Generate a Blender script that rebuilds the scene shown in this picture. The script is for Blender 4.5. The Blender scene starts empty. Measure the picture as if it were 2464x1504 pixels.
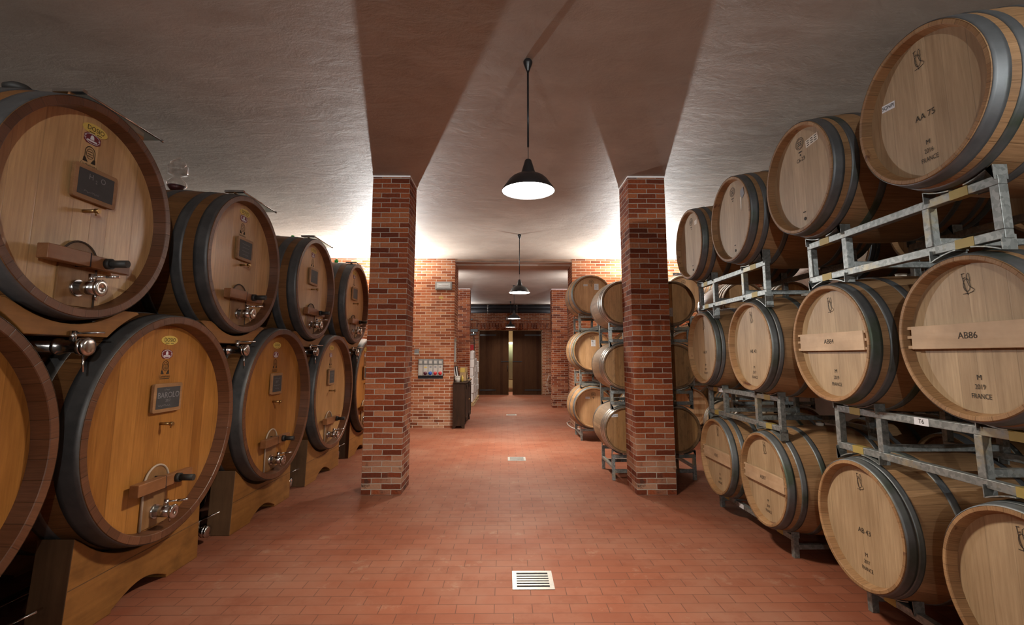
import bpy, math, random
from mathutils import Vector, Matrix, Euler
random.seed(7)
S = bpy.context.scene
COL = S.collection
PI = math.pi

# ------------------------------------------------------------------ helpers
def tag(o, label=None, cat=None, group=None, kind=None):
    if label: o['label'] = label
    if cat: o['category'] = cat
    if group: o['group'] = group
    if kind: o['kind'] = kind
    return o

def empty(name, loc=(0, 0, 0), rz=0.0, label=None, cat=None, group=None, kind=None):
    o = bpy.data.objects.new(name, None); COL.objects.link(o)
    o.location = loc; o.rotation_euler = (0, 0, rz); o.empty_display_size = .1
    return tag(o, label, cat, group, kind)

def place(name, mesh, parent=None, loc=(0, 0, 0), rot=(0, 0, 0)):
    o = bpy.data.objects.new(name, mesh); COL.objects.link(o)
    o.location = loc; o.rotation_euler = rot
    if parent is not None: o.parent = parent
    return o

class MB:
    def __init__(s): s.v = []; s.f = []; s.m = []; s.sm = []
    def add(s, vs, fs, mi=0, smooth=False):
        b = len(s.v); s.v += [tuple(p) for p in vs]
        for f in fs: s.f.append([b + i for i in f]); s.m.append(mi); s.sm.append(smooth)
        return s
    def box(s, x0, x1, y0, y1, z0, z1, mi=0):
        v = [(x, y, z) for x in (x0, x1) for y in (y0, y1) for z in (z0, z1)]
        return s.add(v, [(0, 1, 3, 2), (4, 6, 7, 5), (0, 4, 5, 1), (2, 3, 7, 6), (0, 2, 6, 4), (1, 5, 7, 3)], mi)
    def lathe(s, prof, n=48, axis='x', c=(0, 0, 0), mi=0, smooth=True, caps=(False, False), mis=None):
        vs = []; k = len(prof)
        for (a, r) in prof:
            for i in range(n):
                t = 2 * PI * i / n; p, q = r * math.cos(t), r * math.sin(t)
                vs.append((a + c[0], p + c[1], q + c[2]) if axis == 'x' else (q + c[0], a + c[1], p + c[2]) if axis == 'y' else (p + c[0], q + c[1], a + c[2]))
        for j in range(k - 1):
            fs = []
            for i in range(n):
                a, b = j * n + i, j * n + (i + 1) % n
                fs.append((a, b, b + n, a + n))
            if j == 0: s.add(vs, fs, mis[j] if mis else mi, smooth)
            else:
                base = len(s.v) - len(vs)
                for f in fs: s.f.append([base + i for i in f]); s.m.append(mis[j] if mis else mi); s.sm.append(smooth)
        base = len(s.v) - len(vs)
        if caps[0]: s.f.append([base + i for i in range(n)]); s.m.append(mi); s.sm.append(False)
        if caps[1]: s.f.append([base + (k - 1) * n + i for i in range(n)]); s.m.append(mi); s.sm.append(False)
        return s
    def cyl(s, p, q, r, n=16, mi=0, r2=None):
        return s.tube([p, q], r, n, mi, r2)
    def tube(s, pts, r, n=10, mi=0, r2=None):
        pts = [Vector(p) for p in pts]; vs = []; up = None
        for i, p in enumerate(pts):
            d = (pts[min(i + 1, len(pts) - 1)] - pts[max(i - 1, 0)]).normalized()
            if up is None:
                up = d.orthogonal().normalized()
            else:
                up = (up - d * up.dot(d)).normalized()
            w = d.cross(up)
            rr = r if r2 is None else r + (r2 - r) * i / (len(pts) - 1)
            for k in range(n):
                t = 2 * PI * k / n; vs.append(p + (up * math.cos(t) + w * math.sin(t)) * rr)
        fs = []
        for j in range(len(pts) - 1):
            for k in range(n):
                a, b = j * n + k, j * n + (k + 1) % n; fs.append((a, b, b + n, a + n))
        s.add(vs, fs, mi, True)
        base = len(s.v) - len(vs)
        s.f.append([base + n - 1 - k for k in range(n)]); s.m.append(mi); s.sm.append(False)
        s.f.append([base + (len(pts) - 1) * n + k for k in range(n)]); s.m.append(mi); s.sm.append(False)
        return s
    def prism(s, poly, x0, x1, mi=0, plane='yz'):
        n = len(poly)
        def P(a, b, h): return (h, a, b) if plane == 'yz' else (a, h, b) if plane == 'xz' else (a, b, h)
        v = [P(a, b, x0) for a, b in poly] + [P(a, b, x1) for a, b in poly]
        fs = [tuple(range(n))[::-1], tuple(range(n, 2 * n))]
        for i in range(n): fs.append((i, (i + 1) % n, n + (i + 1) % n, n + i))
        return s.add(v, fs, mi)
    def strip(s, line, t, x0, x1, mi=0):          # thin bent band: a polyline in yz, thickness t, wide in x
        L = [Vector(p) for p in line]; a = []; b = []
        for i, p in enumerate(L):
            d = (L[min(i + 1, len(L) - 1)] - L[max(i - 1, 0)]).normalized(); nrm = Vector((-d.y, d.x)) * t * .5
            a.append(p + nrm); b.append(p - nrm)
        return s.prism([tuple(p) for p in a] + [tuple(p) for p in b[::-1]], x0, x1, mi)
    def ribbon(s, line, w, x=0.0, mi=0):           # flat drawn stroke on the x plane
        L = [Vector(p) for p in line]; vs = []
        for i, p in enumerate(L):
            d = (L[min(i + 1, len(L) - 1)] - L[max(i - 1, 0)])
            d = d.normalized() if d.length else Vector((1, 0)); nrm = Vector((-d.y, d.x)) * w * .5
            vs += [(x, p.x + nrm.x, p.y + nrm.y), (x, p.x - nrm.x, p.y - nrm.y)]
        return s.add(vs, [(2 * i, 2 * i + 1, 2 * i + 3, 2 * i + 2) for i in range(len(L) - 1)], mi)
    def ell(s, cy, cz, ry, rz, x0, x1, n=32, mi=0):
        return s.prism([(cy + ry * math.cos(2 * PI * i / n), cz + rz * math.sin(2 * PI * i / n)) for i in range(n)], x0, x1, mi)
    def text(s, body, size, cy, cz, x=0.0, rot=0.0, mi=0, sx=1.0):
        vs, fs = text_geo(body)
        c, n = math.cos(rot), math.sin(rot)
        s.add([(x, cy + (a * sx * c - b * n) * size, cz + (a * sx * n + b * c) * size) for a, b in vs], fs, mi); return s
    def mesh(s, name, mats):
        me = bpy.data.meshes.new(name)
        me.from_pydata(s.v, [], s.f); me.update()
        for m in (mats if isinstance(mats, (list, tuple)) else [mats]): me.materials.append(m)
        me.polygons.foreach_set('material_index', s.m)
        me.polygons.foreach_set('use_smooth', s.sm)
        import bmesh
        bm = bmesh.new(); bm.from_mesh(me); bmesh.ops.recalc_face_normals(bm, faces=bm.faces); bm.to_mesh(me); bm.free()
        return me
    def flat(s, name, mats):                       # without recalculating normals (lettering)
        me = bpy.data.meshes.new(name); me.from_pydata(s.v, [], s.f); me.update()
        for m in (mats if isinstance(mats, (list, tuple)) else [mats]): me.materials.append(m)
        me.polygons.foreach_set('material_index', s.m)
        return me
    def build(s, name, mats, parent=None, loc=(0, 0, 0), bevel=0.0):
        o = place(name, s.mesh(name, mats), parent, loc)
        if bevel:
            b = o.modifiers.new('bevel', 'BEVEL'); b.width = bevel; b.segments = 2; b.limit_method = 'ANGLE'; b.angle_limit = .7
        return o

_txt = {}
def text_geo(body):
    if body not in _txt:
        cu = bpy.data.curves.new('t', 'FONT'); cu.body = body; cu.align_x = 'CENTER'; cu.align_y = 'CENTER'; cu.size = 1; cu.resolution_u = 3
        ob = bpy.data.objects.new('t', cu); COL.objects.link(ob)
        dg = bpy.context.evaluated_depsgraph_get(); dg.update()
        me = bpy.data.meshes.new_from_object(ob.evaluated_get(dg))
        _txt[body] = ([(v.co.x, v.co.y) for v in me.vertices], [tuple(p.vertices) for p in me.polygons])
        bpy.data.objects.remove(ob); bpy.data.curves.remove(cu); bpy.data.meshes.remove(me)
    return _txt[body]

# ------------------------------------------------------------------ materials
class NT:
    def __init__(s, name):
        s.mat = bpy.data.materials.new(name); s.mat.use_nodes = True
        s.t = s.mat.node_tree; s.t.nodes.clear()
        s.out = s.t.nodes.new('ShaderNodeOutputMaterial')
        s.b = s.t.nodes.new('ShaderNodeBsdfPrincipled'); s.t.links.new(s.b.outputs[0], s.out.inputs[0])
    def set(s, sock, v):
        if isinstance(v, bpy.types.NodeSocket): s.t.links.new(v, sock)
        else:
            if isinstance(v, (tuple, list)) and len(v) == 3 and sock.type == 'RGBA': v = (*v, 1)
            sock.default_value = v
    def n(s, typ, ins=None, **props):
        nd = s.t.nodes.new('ShaderNode' + typ)
        for k, v in props.items(): setattr(nd, k, v)
        for k, v in (ins or {}).items(): s.set(nd.inputs[k], v)
        return nd
    def m(s, op, a, b=0.0, c=0.0):
        nd = s.n('Math', operation=op); s.set(nd.inputs[0], a); s.set(nd.inputs[1], b); s.set(nd.inputs[2], c); return nd.outputs[0]
    def mix(s, f, a, b, mode='MIX'):
        nd = s.n('Mix', data_type='RGBA', blend_type=mode)
        s.set(nd.inputs['Factor'], f); s.set(nd.inputs[6], a); s.set(nd.inputs[7], b); return nd.outputs[2]
    def ramp(s, f, stops, interp='LINEAR'):
        nd = s.n('ValToRGB'); nd.color_ramp.interpolation = interp; el = nd.color_ramp.elements
        while len(el) < len(stops): el.new(.5)
        for e, (p, c) in zip(el, stops):
            e.position = p; e.color = (*c, 1) if len(c) == 3 else c
        s.set(nd.inputs[0], f); return nd.outputs[0]
    def noise(s, vec, scale=5, detail=4, rough=.55, dist=0.0, out=0):
        nd = s.n('TexNoise', {'Vector': vec, 'Scale': scale, 'Detail': detail, 'Roughness': rough, 'Distortion': dist}); return nd.outputs[out]
    def vec(s, x, y, z):
        nd = s.n('CombineXYZ'); s.set(nd.inputs[0], x); s.set(nd.inputs[1], y); s.set(nd.inputs[2], z); return nd.outputs[0]
    def obj(s):
        return s.n('TexCoord').outputs['Object']
    def pos(s):
        return s.n('NewGeometry').outputs['Position']
    def xyz(s, v):
        nd = s.n('SeparateXYZ', {0: v}); return nd.outputs
    def rand(s):
        return s.n('ObjectInfo').outputs['Random']
    def bump(s, h, strength=.3, dist=.01):
        nd = s.n('Bump', {'Height': h, 'Strength': strength, 'Distance': dist}); s.set(s.b.inputs['Normal'], nd.outputs[0])
    def fin(s, col=None, rough=.5, metal=0.0, spec=None):
        if col is not None: s.set(s.b.inputs['Base Color'], col)
        s.set(s.b.inputs['Roughness'], rough); s.set(s.b.inputs['Metallic'], metal)
        if spec is not None: s.set(s.b.inputs['Specular IOR Level'], spec)
        return s.mat

def k(c, f): return tuple(x * f for x in c)
def white(nt, a, b):
    return nt.n('TexWhiteNoise', {'Vector': nt.vec(a, b, 0.0)}, noise_dimensions='3D').outputs[0]

def mat_stave(name, c0, c1, N, rough=.55, stain=0.0, seam=.45, bump=.25, spec=.3):
    t = NT(name); x, y, z = t.xyz(t.obj()); r = t.rand()
    u = t.m('MULTIPLY', t.m('ADD', t.m('ARCTAN2', z, y), t.m('MULTIPLY', r, 9.0)), N / (2 * PI))
    cell = t.m('FLOOR', u); fr = t.m('FRACT', u)
    w = white(t, cell, t.m('MULTIPLY', r, 57.0))
    col = t.mix(w, c0, c1)
    col = t.mix(t.m('MULTIPLY', t.m('GREATER_THAN', w, .86), .5), col, k(c0, .55))
    g = t.noise(t.vec(t.m('MULTIPLY', x, 2.2), t.m('MULTIPLY', u, 4.0), t.m('MULTIPLY', w, 31.0)), 3.0, 6, .65)
    col = t.mix(1.0, col, t.ramp(g, [(.25, (.62, .58, .54)), (.75, (1.2, 1.2, 1.2))]), 'MULTIPLY')
    big = t.noise(t.vec(x, y, t.m('ADD', z, t.m('MULTIPLY', r, 20.0))), 2.1, 3)
    col = t.mix(1.0, col, t.ramp(big, [(.3, (.78, .76, .74)), (.7, (1.1, 1.1, 1.1))]), 'MULTIPLY')
    e = t.m('ABSOLUTE', t.m('SUBTRACT', fr, .5))
    sm = t.ramp(e, [(.465, (0, 0, 0)), (.495, (1, 1, 1))])
    col = t.mix(t.m('MULTIPLY', sm, seam), col, k(c0, .12))
    if stain:
        st = t.noise(t.vec(t.m('MULTIPLY', x, 2.0), y, t.m('ADD', z, t.m('MULTIPLY', r, 33.0))), 4.2, 5, .6)
        col = t.mix(t.m('MULTIPLY', t.ramp(st, [(.63, (0, 0, 0)), (.68, (1, 1, 1))]), stain), col, (.075, .016, .012))
    t.bump(t.m('SUBTRACT', g, t.m('MULTIPLY', sm, 1.2)), bump, .004)
    return t.fin(col, rough, spec=spec)

def mat_planks(name, c0, c1, K, rough=.5, axis='y', seam=.35, spec=.35, dirt=0.0):
    t = NT(name); x, y, z = t.xyz(t.obj()); r = t.rand()
    a, b = {'y': (y, z), 'z': (z, y), 'x': (x, z)}[axis]
    u = t.m('MULTIPLY', t.m('ADD', a, t.m('MULTIPLY', r, 3.0)), K)
    u = t.m('ADD', u, t.m('MULTIPLY', t.m('SINE', t.m('MULTIPLY', u, 1.7)), .25))
    cell = t.m('FLOOR', u); fr = t.m('FRACT', u)
    w = white(t, cell, t.m('MULTIPLY', r, 91.0))
    col = t.mix(w, c0, c1)
    g = t.noise(t.vec(t.m('MULTIPLY', a, 26.0), t.m('MULTIPLY', b, 1.5), t.m('MULTIPLY', w, 40.0)), 2.4, 6, .62, .3)
    col = t.mix(1.0, col, t.ramp(g, [(.3, (.8, .76, .72)), (.7, (1.12, 1.12, 1.12))]), 'MULTIPLY')
    g2 = t.noise(t.vec(t.m('MULTIPLY', a, 3.0), b, t.m('MULTIPLY', r, 40.0)), 2.2, 3)
    col = t.mix(1.0, col, t.ramp(g2, [(.3, (.84, .82, .80)), (.7, (1.08, 1.08, 1.08))]), 'MULTIPLY')
    if dirt:
        d = t.noise(t.vec(t.m('MULTIPLY', a, 2.4), b, t.m('MULTIPLY', r, 70.0)), 5.0, 6, .7)
        col = t.mix(t.m('MULTIPLY', t.ramp(d, [(.5, (0, 0, 0)), (.72, (1, 1, 1))]), dirt), col, (.035, .025, .016))
    e = t.m('ABSOLUTE', t.m('SUBTRACT', fr, .5))
    sm = t.ramp(e, [(.48, (0, 0, 0)), (.497, (1, 1, 1))])
    col = t.mix(t.m('MULTIPLY', sm, seam), col, k(c0, .3))
    t.bump(t.m('SUBTRACT', g, sm), .15, .003)
    return t.fin(col, rough, spec=spec)

def mat_wood(name, c0, c1, rough=.5, axis='y', scale=1.0, stain=.0, spec=.35):
    t = NT(name); x, y, z = t.xyz(t.obj()); r = t.rand()
    a = {'x': (2, 20, 20), 'y': (20, 2, 20), 'z': (20, 20, 2)}[axis]
    v = t.vec(t.m('MULTIPLY', x, a[0] * scale), t.m('MULTIPLY', y, a[1] * scale), t.m('ADD', t.m('MULTIPLY', z, a[2] * scale), t.m('MULTIPLY', r, 50.0)))
    g = t.noise(v, 1.0, 6, .6, .6)
    col = t.mix(t.ramp(g, [(.3, (0, 0, 0)), (.7, (1, 1, 1))]), c0, c1)
    b = t.noise(t.vec(x, y, t.m('ADD', z, t.m('MULTIPLY', r, 50.0))), 3.5, 4, .6)
    col = t.mix(1.0, col, t.ramp(b, [(.3, (.72, .7, .68)), (.7, (1.1, 1.1, 1.1))]), 'MULTIPLY')
    if stain:
        col = t.mix(t.m('MULTIPLY', t.ramp(b, [(.55, (0, 0, 0)), (.68, (1, 1, 1))]), stain), col, k(c0, .25))
    t.bump(g, .2, .003)
    return t.fin(col, rough, spec=spec)

def mat_metal(name, c0, c1, rough=.4, metal=.8, scale=9, bump=.0, spots=None):
    t = NT(name); o = t.obj(); r = t.rand(); x, y, z = t.xyz(o)
    v = t.vec(x, y, t.m('ADD', z, t.m('MULTIPLY', r, 40.0)))
    g = t.noise(v, scale, 5, .65)
    col = t.mix(t.ramp(g, [(.35, (0, 0, 0)), (.65, (1, 1, 1))]), c0, c1)
    if spots:
        s2 = t.noise(v, scale * .35, 5, .6)
        col = t.mix(t.ramp(s2, [(.52, (0, 0, 0)), (.66, (1, 1, 1))]), col, spots)
    if bump: t.bump(g, bump, .002)
    rr = t.m('ADD', rough - .1, t.m('MULTIPLY', g, .2))
    return t.fin(col, rr, metal)

def mat_galv(name):
    t = NT(name); o = t.obj()
    v1 = t.n('TexVoronoi', {'Vector': o, 'Scale': 55.0}); c = t.xyz(v1.outputs['Color'])[0]
    n2 = t.noise(o, 3.0, 5, .65)
    col = t.mix(c, (.165, .18, .175), (.30, .32, .31))
    col = t.mix(t.ramp(n2, [(.56, (0, 0, 0)), (.66, (1, 1, 1))]), col, (.34, .30, .20))
    return t.fin(col, .48, .55)

def plain(name, c, rough=.5, metal=0.0, spec=None, var=.12):
    t = NT(name); g = t.noise(t.obj(), 14, 4)
    col = t.mix(g, k(c, 1 - var), k(c, 1 + var))
    return t.fin(col, rough, metal, spec)

def mat_brick(name, coord='object', ramp=None, pale=.0, paleh=1.0, swap=False, soot=.35, mort=((.30, .25, .20), (.44, .38, .32)), ms=.0050):
    t = NT(name); o = t.obj() if coord == 'object' else t.pos(); x, y, z = t.xyz(o)
    u = t.m('ADD', x, y)
    v = t.vec(z, u, 0.0) if swap else t.vec(u, z, 0.0)
    wob = t.noise(o, 9.0, 2)
    wv = t.n('VectorMath', operation='ADD'); t.set(wv.inputs[0], v)
    t.set(wv.inputs[1], t.vec(t.m('MULTIPLY', t.m('SUBTRACT', wob, .5), .012), t.m('MULTIPLY', t.m('SUBTRACT', t.noise(o, 7.0, 2), .5), .012), 0.0))
    bt = t.n('TexBrick', {'Vector': wv.outputs[0], 'Color1': (0, 0, 0, 1), 'Color2': (1, 1, 1, 1), 'Mortar': (0, 0, 0, 1), 'Scale': 1.0, 'Mortar Size': ms, 'Mortar Smooth': .25, 'Bias': 0.0, 'Brick Width': .25, 'Row Height': .0685}, offset=.5, squash=1.0)
    mcol = mort; rnd = t.xyz(bt.outputs['Color'])[0]; mort = bt.outputs['Fac']
    col = t.ramp(rnd, ramp or [(0, (.11, .024, .010)), (.25, (.18, .040, .015)), (.5, (.25, .062, .022)), (.78, (.31, .092, .034)), (1, (.35, .135, .064))])
    g = t.noise(o, 40.0, 5, .7)
    col = t.mix(1.0, col, t.ramp(g, [(.3, (.72, .72, .72)), (.7, (1.18, 1.18, 1.18))]), 'MULTIPLY')
    b = t.noise(o, 1.6, 5, .65)
    col = t.mix(t.m('MULTIPLY', t.ramp(b, [(.56, (0, 0, 0)), (.72, (1, 1, 1))]), soot), col, (.05, .028, .02))
    if pale:                                           # lime bloom on the lowest courses
        f = t.m('MULTIPLY', t.ramp(t.m('SUBTRACT', paleh, z), [(0.0, (0, 0, 0)), (.9, (1, 1, 1))]), t.ramp(t.m('ADD', t.m('MULTIPLY', rnd, .6), t.m('MULTIPLY', t.noise(o, 5.0, 4), .6)), [(.5, (0, 0, 0)), (.75, (1, 1, 1))]))
        col = t.mix(t.m('MULTIPLY', f, pale), col, (.36, .25, .18))
        d = t.ramp(t.noise(o, 6.5, 6, .75), [(.55, (0, 0, 0)), (.66, (1, 1, 1))])
        col = t.mix(t.m('MULTIPLY', t.m('MULTIPLY', d, t.ramp(t.m('SUBTRACT', .62, z), [(0.0, (0, 0, 0)), (.5, (1, 1, 1))])), .85), col, (.03, .022, .018))
    mc = t.mix(t.noise(o, 12.0, 3), *mcol)
    col = t.mix(mort, col, mc)
    h = t.m('ADD', t.m('SUBTRACT', 1.0, mort), t.m('MULTIPLY', g, .25))
    t.bump(h, .6, .006)
    return t.fin(col, .85, spec=.2)

def mat_floor(name):
    t = NT(name); o = t.pos(); x, y, z = t.xyz(o)
    bt = t.n('TexBrick', {'Vector': t.vec(t.m('ADD', x, .07), t.m('ADD', y, .03), 0.0), 'Color1': (0, 0, 0, 1), 'Color2': (1, 1, 1, 1), 'Mortar': (0, 0, 0, 1), 'Scale': 1.0, 'Mortar Size': .0032, 'Mortar Smooth': .3, 'Bias': 0.0, 'Brick Width': .262, 'Row Height': .1235}, offset=.5)
    rnd = t.xyz(bt.outputs['Color'])[0]; mort = bt.outputs['Fac']
    col = t.ramp(rnd, [(0, (.200, .064, .034)), (.5, (.216, .071, .038)), (1, (.234, .080, .044))])
    b = t.noise(o, .9, 5, .6)
    col = t.mix(t.m('MULTIPLY', t.ramp(b, [(.42, (0, 0, 0)), (.68, (1, 1, 1))]), .7), col, (.262, .128, .086))
    b2 = t.noise(o, 2.3, 6, .7)
    col = t.mix(t.m('MULTIPLY', t.ramp(b2, [(.52, (0, 0, 0)), (.68, (1, 1, 1))]), .45), col, (.165, .045, .022))
    d = t.noise(o, 3.1, 6, .72)
    col = t.mix(t.m('MULTIPLY', t.ramp(d, [(.60, (0, 0, 0)), (.72, (1, 1, 1))]), .45), col, (.36, .25, .18))
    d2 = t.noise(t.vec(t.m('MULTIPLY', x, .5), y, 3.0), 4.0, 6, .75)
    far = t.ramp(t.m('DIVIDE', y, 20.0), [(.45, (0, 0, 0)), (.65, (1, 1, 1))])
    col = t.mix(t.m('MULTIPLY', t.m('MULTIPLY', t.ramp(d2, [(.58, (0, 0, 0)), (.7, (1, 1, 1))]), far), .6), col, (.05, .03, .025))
    col = t.mix(t.m('MULTIPLY', mort, .8), col, (.085, .036, .025))
    g = t.noise(o, 60.0, 4, .6)
    t.bump(t.m('SUBTRACT', t.m('MULTIPLY', g, .2), mort), .25, .003)
    rr = t.m('ADD', .46, t.m('MULTIPLY', b2, .25))
    return t.fin(col, rr, spec=.2)

def mat_plaster(name, c0, c1, bump=.4):
    t = NT(name); o = t.pos(); x, y, z = t.xyz(o)
    n1 = t.noise(o, 1.1, 6, .65); n2 = t.noise(t.vec(x, t.m('MULTIPLY', y, 1.8), z), 2.6, 9, .66, .5); n3 = t.noise(o, 30.0, 5, .7)
    col = t.mix(t.ramp(n1, [(.35, (0, 0, 0)), (.7, (1, 1, 1))]), c0, c1)
    col = t.mix(t.m('MULTIPLY', t.ramp(n2, [(.6, (0, 0, 0)), (.75, (1, 1, 1))]), .35), col, k(c0, .62))
    h = t.m('ADD', t.m('MULTIPLY', n2, 1.0), t.m('MULTIPLY', n3, .22))
    t.bump(h, bump, .03)
    return t.fin(col, .62, spec=.3)

def mat_glass(name, c=(1, 1, 1), f=.10):
    t = NT(name)
    tr = t.n('BsdfTransparent', {'Color': (*c, 1)}); gl = t.n('BsdfGlossy', {'Color': (1, 1, 1, 1), 'Roughness': .03})
    lw = t.n('LayerWeight', {'Blend': .25}).outputs['Facing']
    mx = t.n('MixShader'); t.set(mx.inputs[0], t.m('ADD', f, t.m('MULTIPLY', lw, .5))); t.t.links.new(tr.outputs[0], mx.inputs[1]); t.t.links.new(gl.outputs[0], mx.inputs[2])
    t.t.links.new(mx.outputs[0], t.out.inputs[0]); return t.mat

def mat_emit(name, c, s):
    t = NT(name); t.set(t.b.inputs['Emission Color'], (*c, 1)); t.set(t.b.inputs['Emission Strength'], s); return t.fin(c, .5)

M = dict(
    ton_body=mat_stave('tonneau_oak', (.30, .175, .085), (.40, .245, .125), 30, .6, seam=.3),
    ton_rim=mat_stave('tonneau_chime', (.30, .165, .075), (.39, .24, .12), 30, .6, stain=.8, seam=.4),
    ton_head=mat_planks('tonneau_head', (.35, .248, .145), (.42, .308, .188), 9.0, .55),
    bar_wood=mat_wood('crossbar_oak', (.44, .30, .18), (.52, .37, .24), .55, 'y', .8),
    bq_body=mat_stave('barrique_oak', (.32, .22, .13), (.44, .31, .19), 28, .6, seam=.3),
    bq_rim=mat_stave('barrique_chime', (.20, .12, .06), (.28, .17, .09), 28, .6),
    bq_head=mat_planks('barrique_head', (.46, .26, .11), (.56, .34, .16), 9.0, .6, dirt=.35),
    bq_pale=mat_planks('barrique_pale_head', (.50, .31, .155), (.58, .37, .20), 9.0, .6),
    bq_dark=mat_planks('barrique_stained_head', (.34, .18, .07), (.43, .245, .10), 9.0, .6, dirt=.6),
    cask_body=mat_stave('cask_oak', (.155, .067, .022), (.225, .105, .037), 44, .5, seam=.35),
    cask_rim=mat_stave('cask_chime', (.115, .046, .022), (.16, .07, .036), 44, .38, seam=.6, spec=.5),
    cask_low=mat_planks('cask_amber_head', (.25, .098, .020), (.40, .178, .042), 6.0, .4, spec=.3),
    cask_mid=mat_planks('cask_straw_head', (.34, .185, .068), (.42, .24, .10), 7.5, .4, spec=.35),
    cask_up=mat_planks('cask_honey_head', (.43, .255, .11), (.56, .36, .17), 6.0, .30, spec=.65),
    iron=mat_metal('dark_iron_hoop', (.075, .074, .075), (.115, .113, .112), .5, .45, 7),
    hoop=mat_metal('galvanised_hoop', (.135, .15, .16), (.19, .205, .215), .52, .65, 6, spots=(.085, .11, .08)),
    hoop_bright=mat_metal('bright_hoop', (.42, .42, .40), (.55, .55, .52), .3, .85, 6),
    galv=mat_galv('galvanised_tube'),
    yellow_mark=plain('yellow_paint_mark', (.36, .27, .075), .55, .2),
    steel=mat_metal('stainless', (.52, .52, .52), (.66, .66, .65), .2, 1.0, 20),
    brass=mat_metal('worn_brass', (.32, .2, .08), (.42, .28, .12), .35, .9, 20),
    black=plain('black_enamel', (.012, .012, .013), .35, 0, .5),
    white_enamel=plain('white_enamel', (.85, .85, .86), .4),
    saddle=mat_wood('saddle_timber', (.20, .084, .020), (.30, .135, .036), .5, 'y', .7, stain=.45),
    saddle_end=mat_wood('saddle_shaded_end_grain', (.09, .045, .02), (.14, .075, .035), .7, 'z', .8),
    hatch_wood=mat_wood('hatch_oak', (.21, .105, .042), (.30, .16, .068), .42, 'z', 1.0),
    barred=mat_wood('red_brown_beech', (.22, .092, .036), (.29, .13, .055), .36, 'y', 1.0),
    frame_wood=mat_wood('slate_frame_wood', (.26, .135, .060), (.34, .19, .09), .5, 'y', 2.0),
    slate=plain('slate', (.045, .047, .050), .6, 0, .4, .25),
    chalk=plain('chalk', (.21, .21, .22), .9),
    ink=plain('burnt_ink', (.025, .018, .012), .8),
    yellow=plain('yellow_sticker', (.62, .45, .10), .45),
    maroon=plain('maroon_sticker', (.16, .018, .03), .4),
    paper=plain('paper', (.66, .68, .72), .7, var=.05),
    papergrey=plain('printed_grey', (.22, .23, .26), .7),
    rope=plain('sealing_cord', (.42, .33, .25), .8),
    seal=plain('dark_gasket', (.07, .045, .03), .7),
    rubber=plain('black_rubber', (.02, .018, .016), .6),
    glass=mat_glass('clear_glass'),
    acrylic=mat_glass('acrylic', (.86, .9, .88), .12),
    wine=plain('red_wine', (.025, .003, .006), .08, 0, .6),
    silicone=plain('white_silicone', (.62, .56, .47), .5),
    green=plain('green_plastic', (.02, .45, .08), .35),
    brick=mat_brick('old_brick_wall', 'world', ramp=[(0, (.19, .055, .024)), (.3, (.28, .084, .034)), (.6, (.35, .115, .048)), (.85, (.40, .15, .068)), (1, (.44, .20, .10))], pale=.4, paleh=1.0, soot=.3, mort=((.46, .40, .32), (.60, .53, .44)), ms=.0062),
    brick_pillar=mat_brick('old_brick_pillar', 'object', pale=.5, paleh=1.1, soot=.3),
    brick_sold=mat_brick('soldier_course', 'world', swap=True),
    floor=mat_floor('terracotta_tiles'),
    ceil=mat_plaster('rough_plaster', (.345, .285, .235), (.44, .375, .315)),
    ceil_far=mat_plaster('rough_plaster_far', (.43, .36, .31), (.52, .45, .40)),
    lintel=mat_plaster('smooth_plaster', (.40, .27, .20), (.46, .32, .24), .15),
    grey_wall=mat_plaster('dark_render', (.16, .12, .10), (.20, .155, .13), .3),
    dark_wood=mat_wood('dark_walnut', (.020, .0095, .0055), (.045, .022, .012), .6, 'z', .8, spec=.2),
    door_wood=mat_planks('door_planks', (.032, .012, .005), (.058, .026, .011), 6.0, .75, axis='x', seam=.6, spec=.12),
    door_edge=mat_wood('door_frame_wood', (.20, .12, .06), (.28, .17, .09), .6, 'z', 1.0),
    plastic=plain('grey_plastic', (.21, .215, .215), .45),
    plastic_w=plain('white_plastic', (.46, .45, .42), .4),
    lens=plain('frosted_lens', (.42, .45, .45), .25),
    navy=plain('blue_plastic', (.01, .08, .42), .35),
    red=plain('red_plastic', (.42, .015, .02), .35),
    purple=plain('maroon_plastic', (.08, .012, .03), .35),
    board=mat_wood('pale_board', (.42, .27, .19), (.50, .34, .24), .6, 'y', 1.0),
    wrap=plain('stretch_wrap', (.66, .65, .66), .28, 0, .6),
    tank=plain('pale_green_tank', (.40, .46, .30), .35),
    cardboard=plain('kraft_card', (.40, .27, .14), .8),
    drain_metal=mat_metal('drain_steel', (.36, .35, .33), (.45, .44, .42), .38, .6, 25),
    dark=plain('black_and_hollow_shade', (.012, .011, .014), .8),  # plain black parts, and painted shade in drains and panel recess
    cable_w=plain('white_cable', (.62, .60, .58), .5),
    flood=mat_emit('flood_glass', (.93, .97, 1.0), 40),
    bulb=mat_emit('lamp_bulb', (1.0, .96, .92), 26),
)

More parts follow.
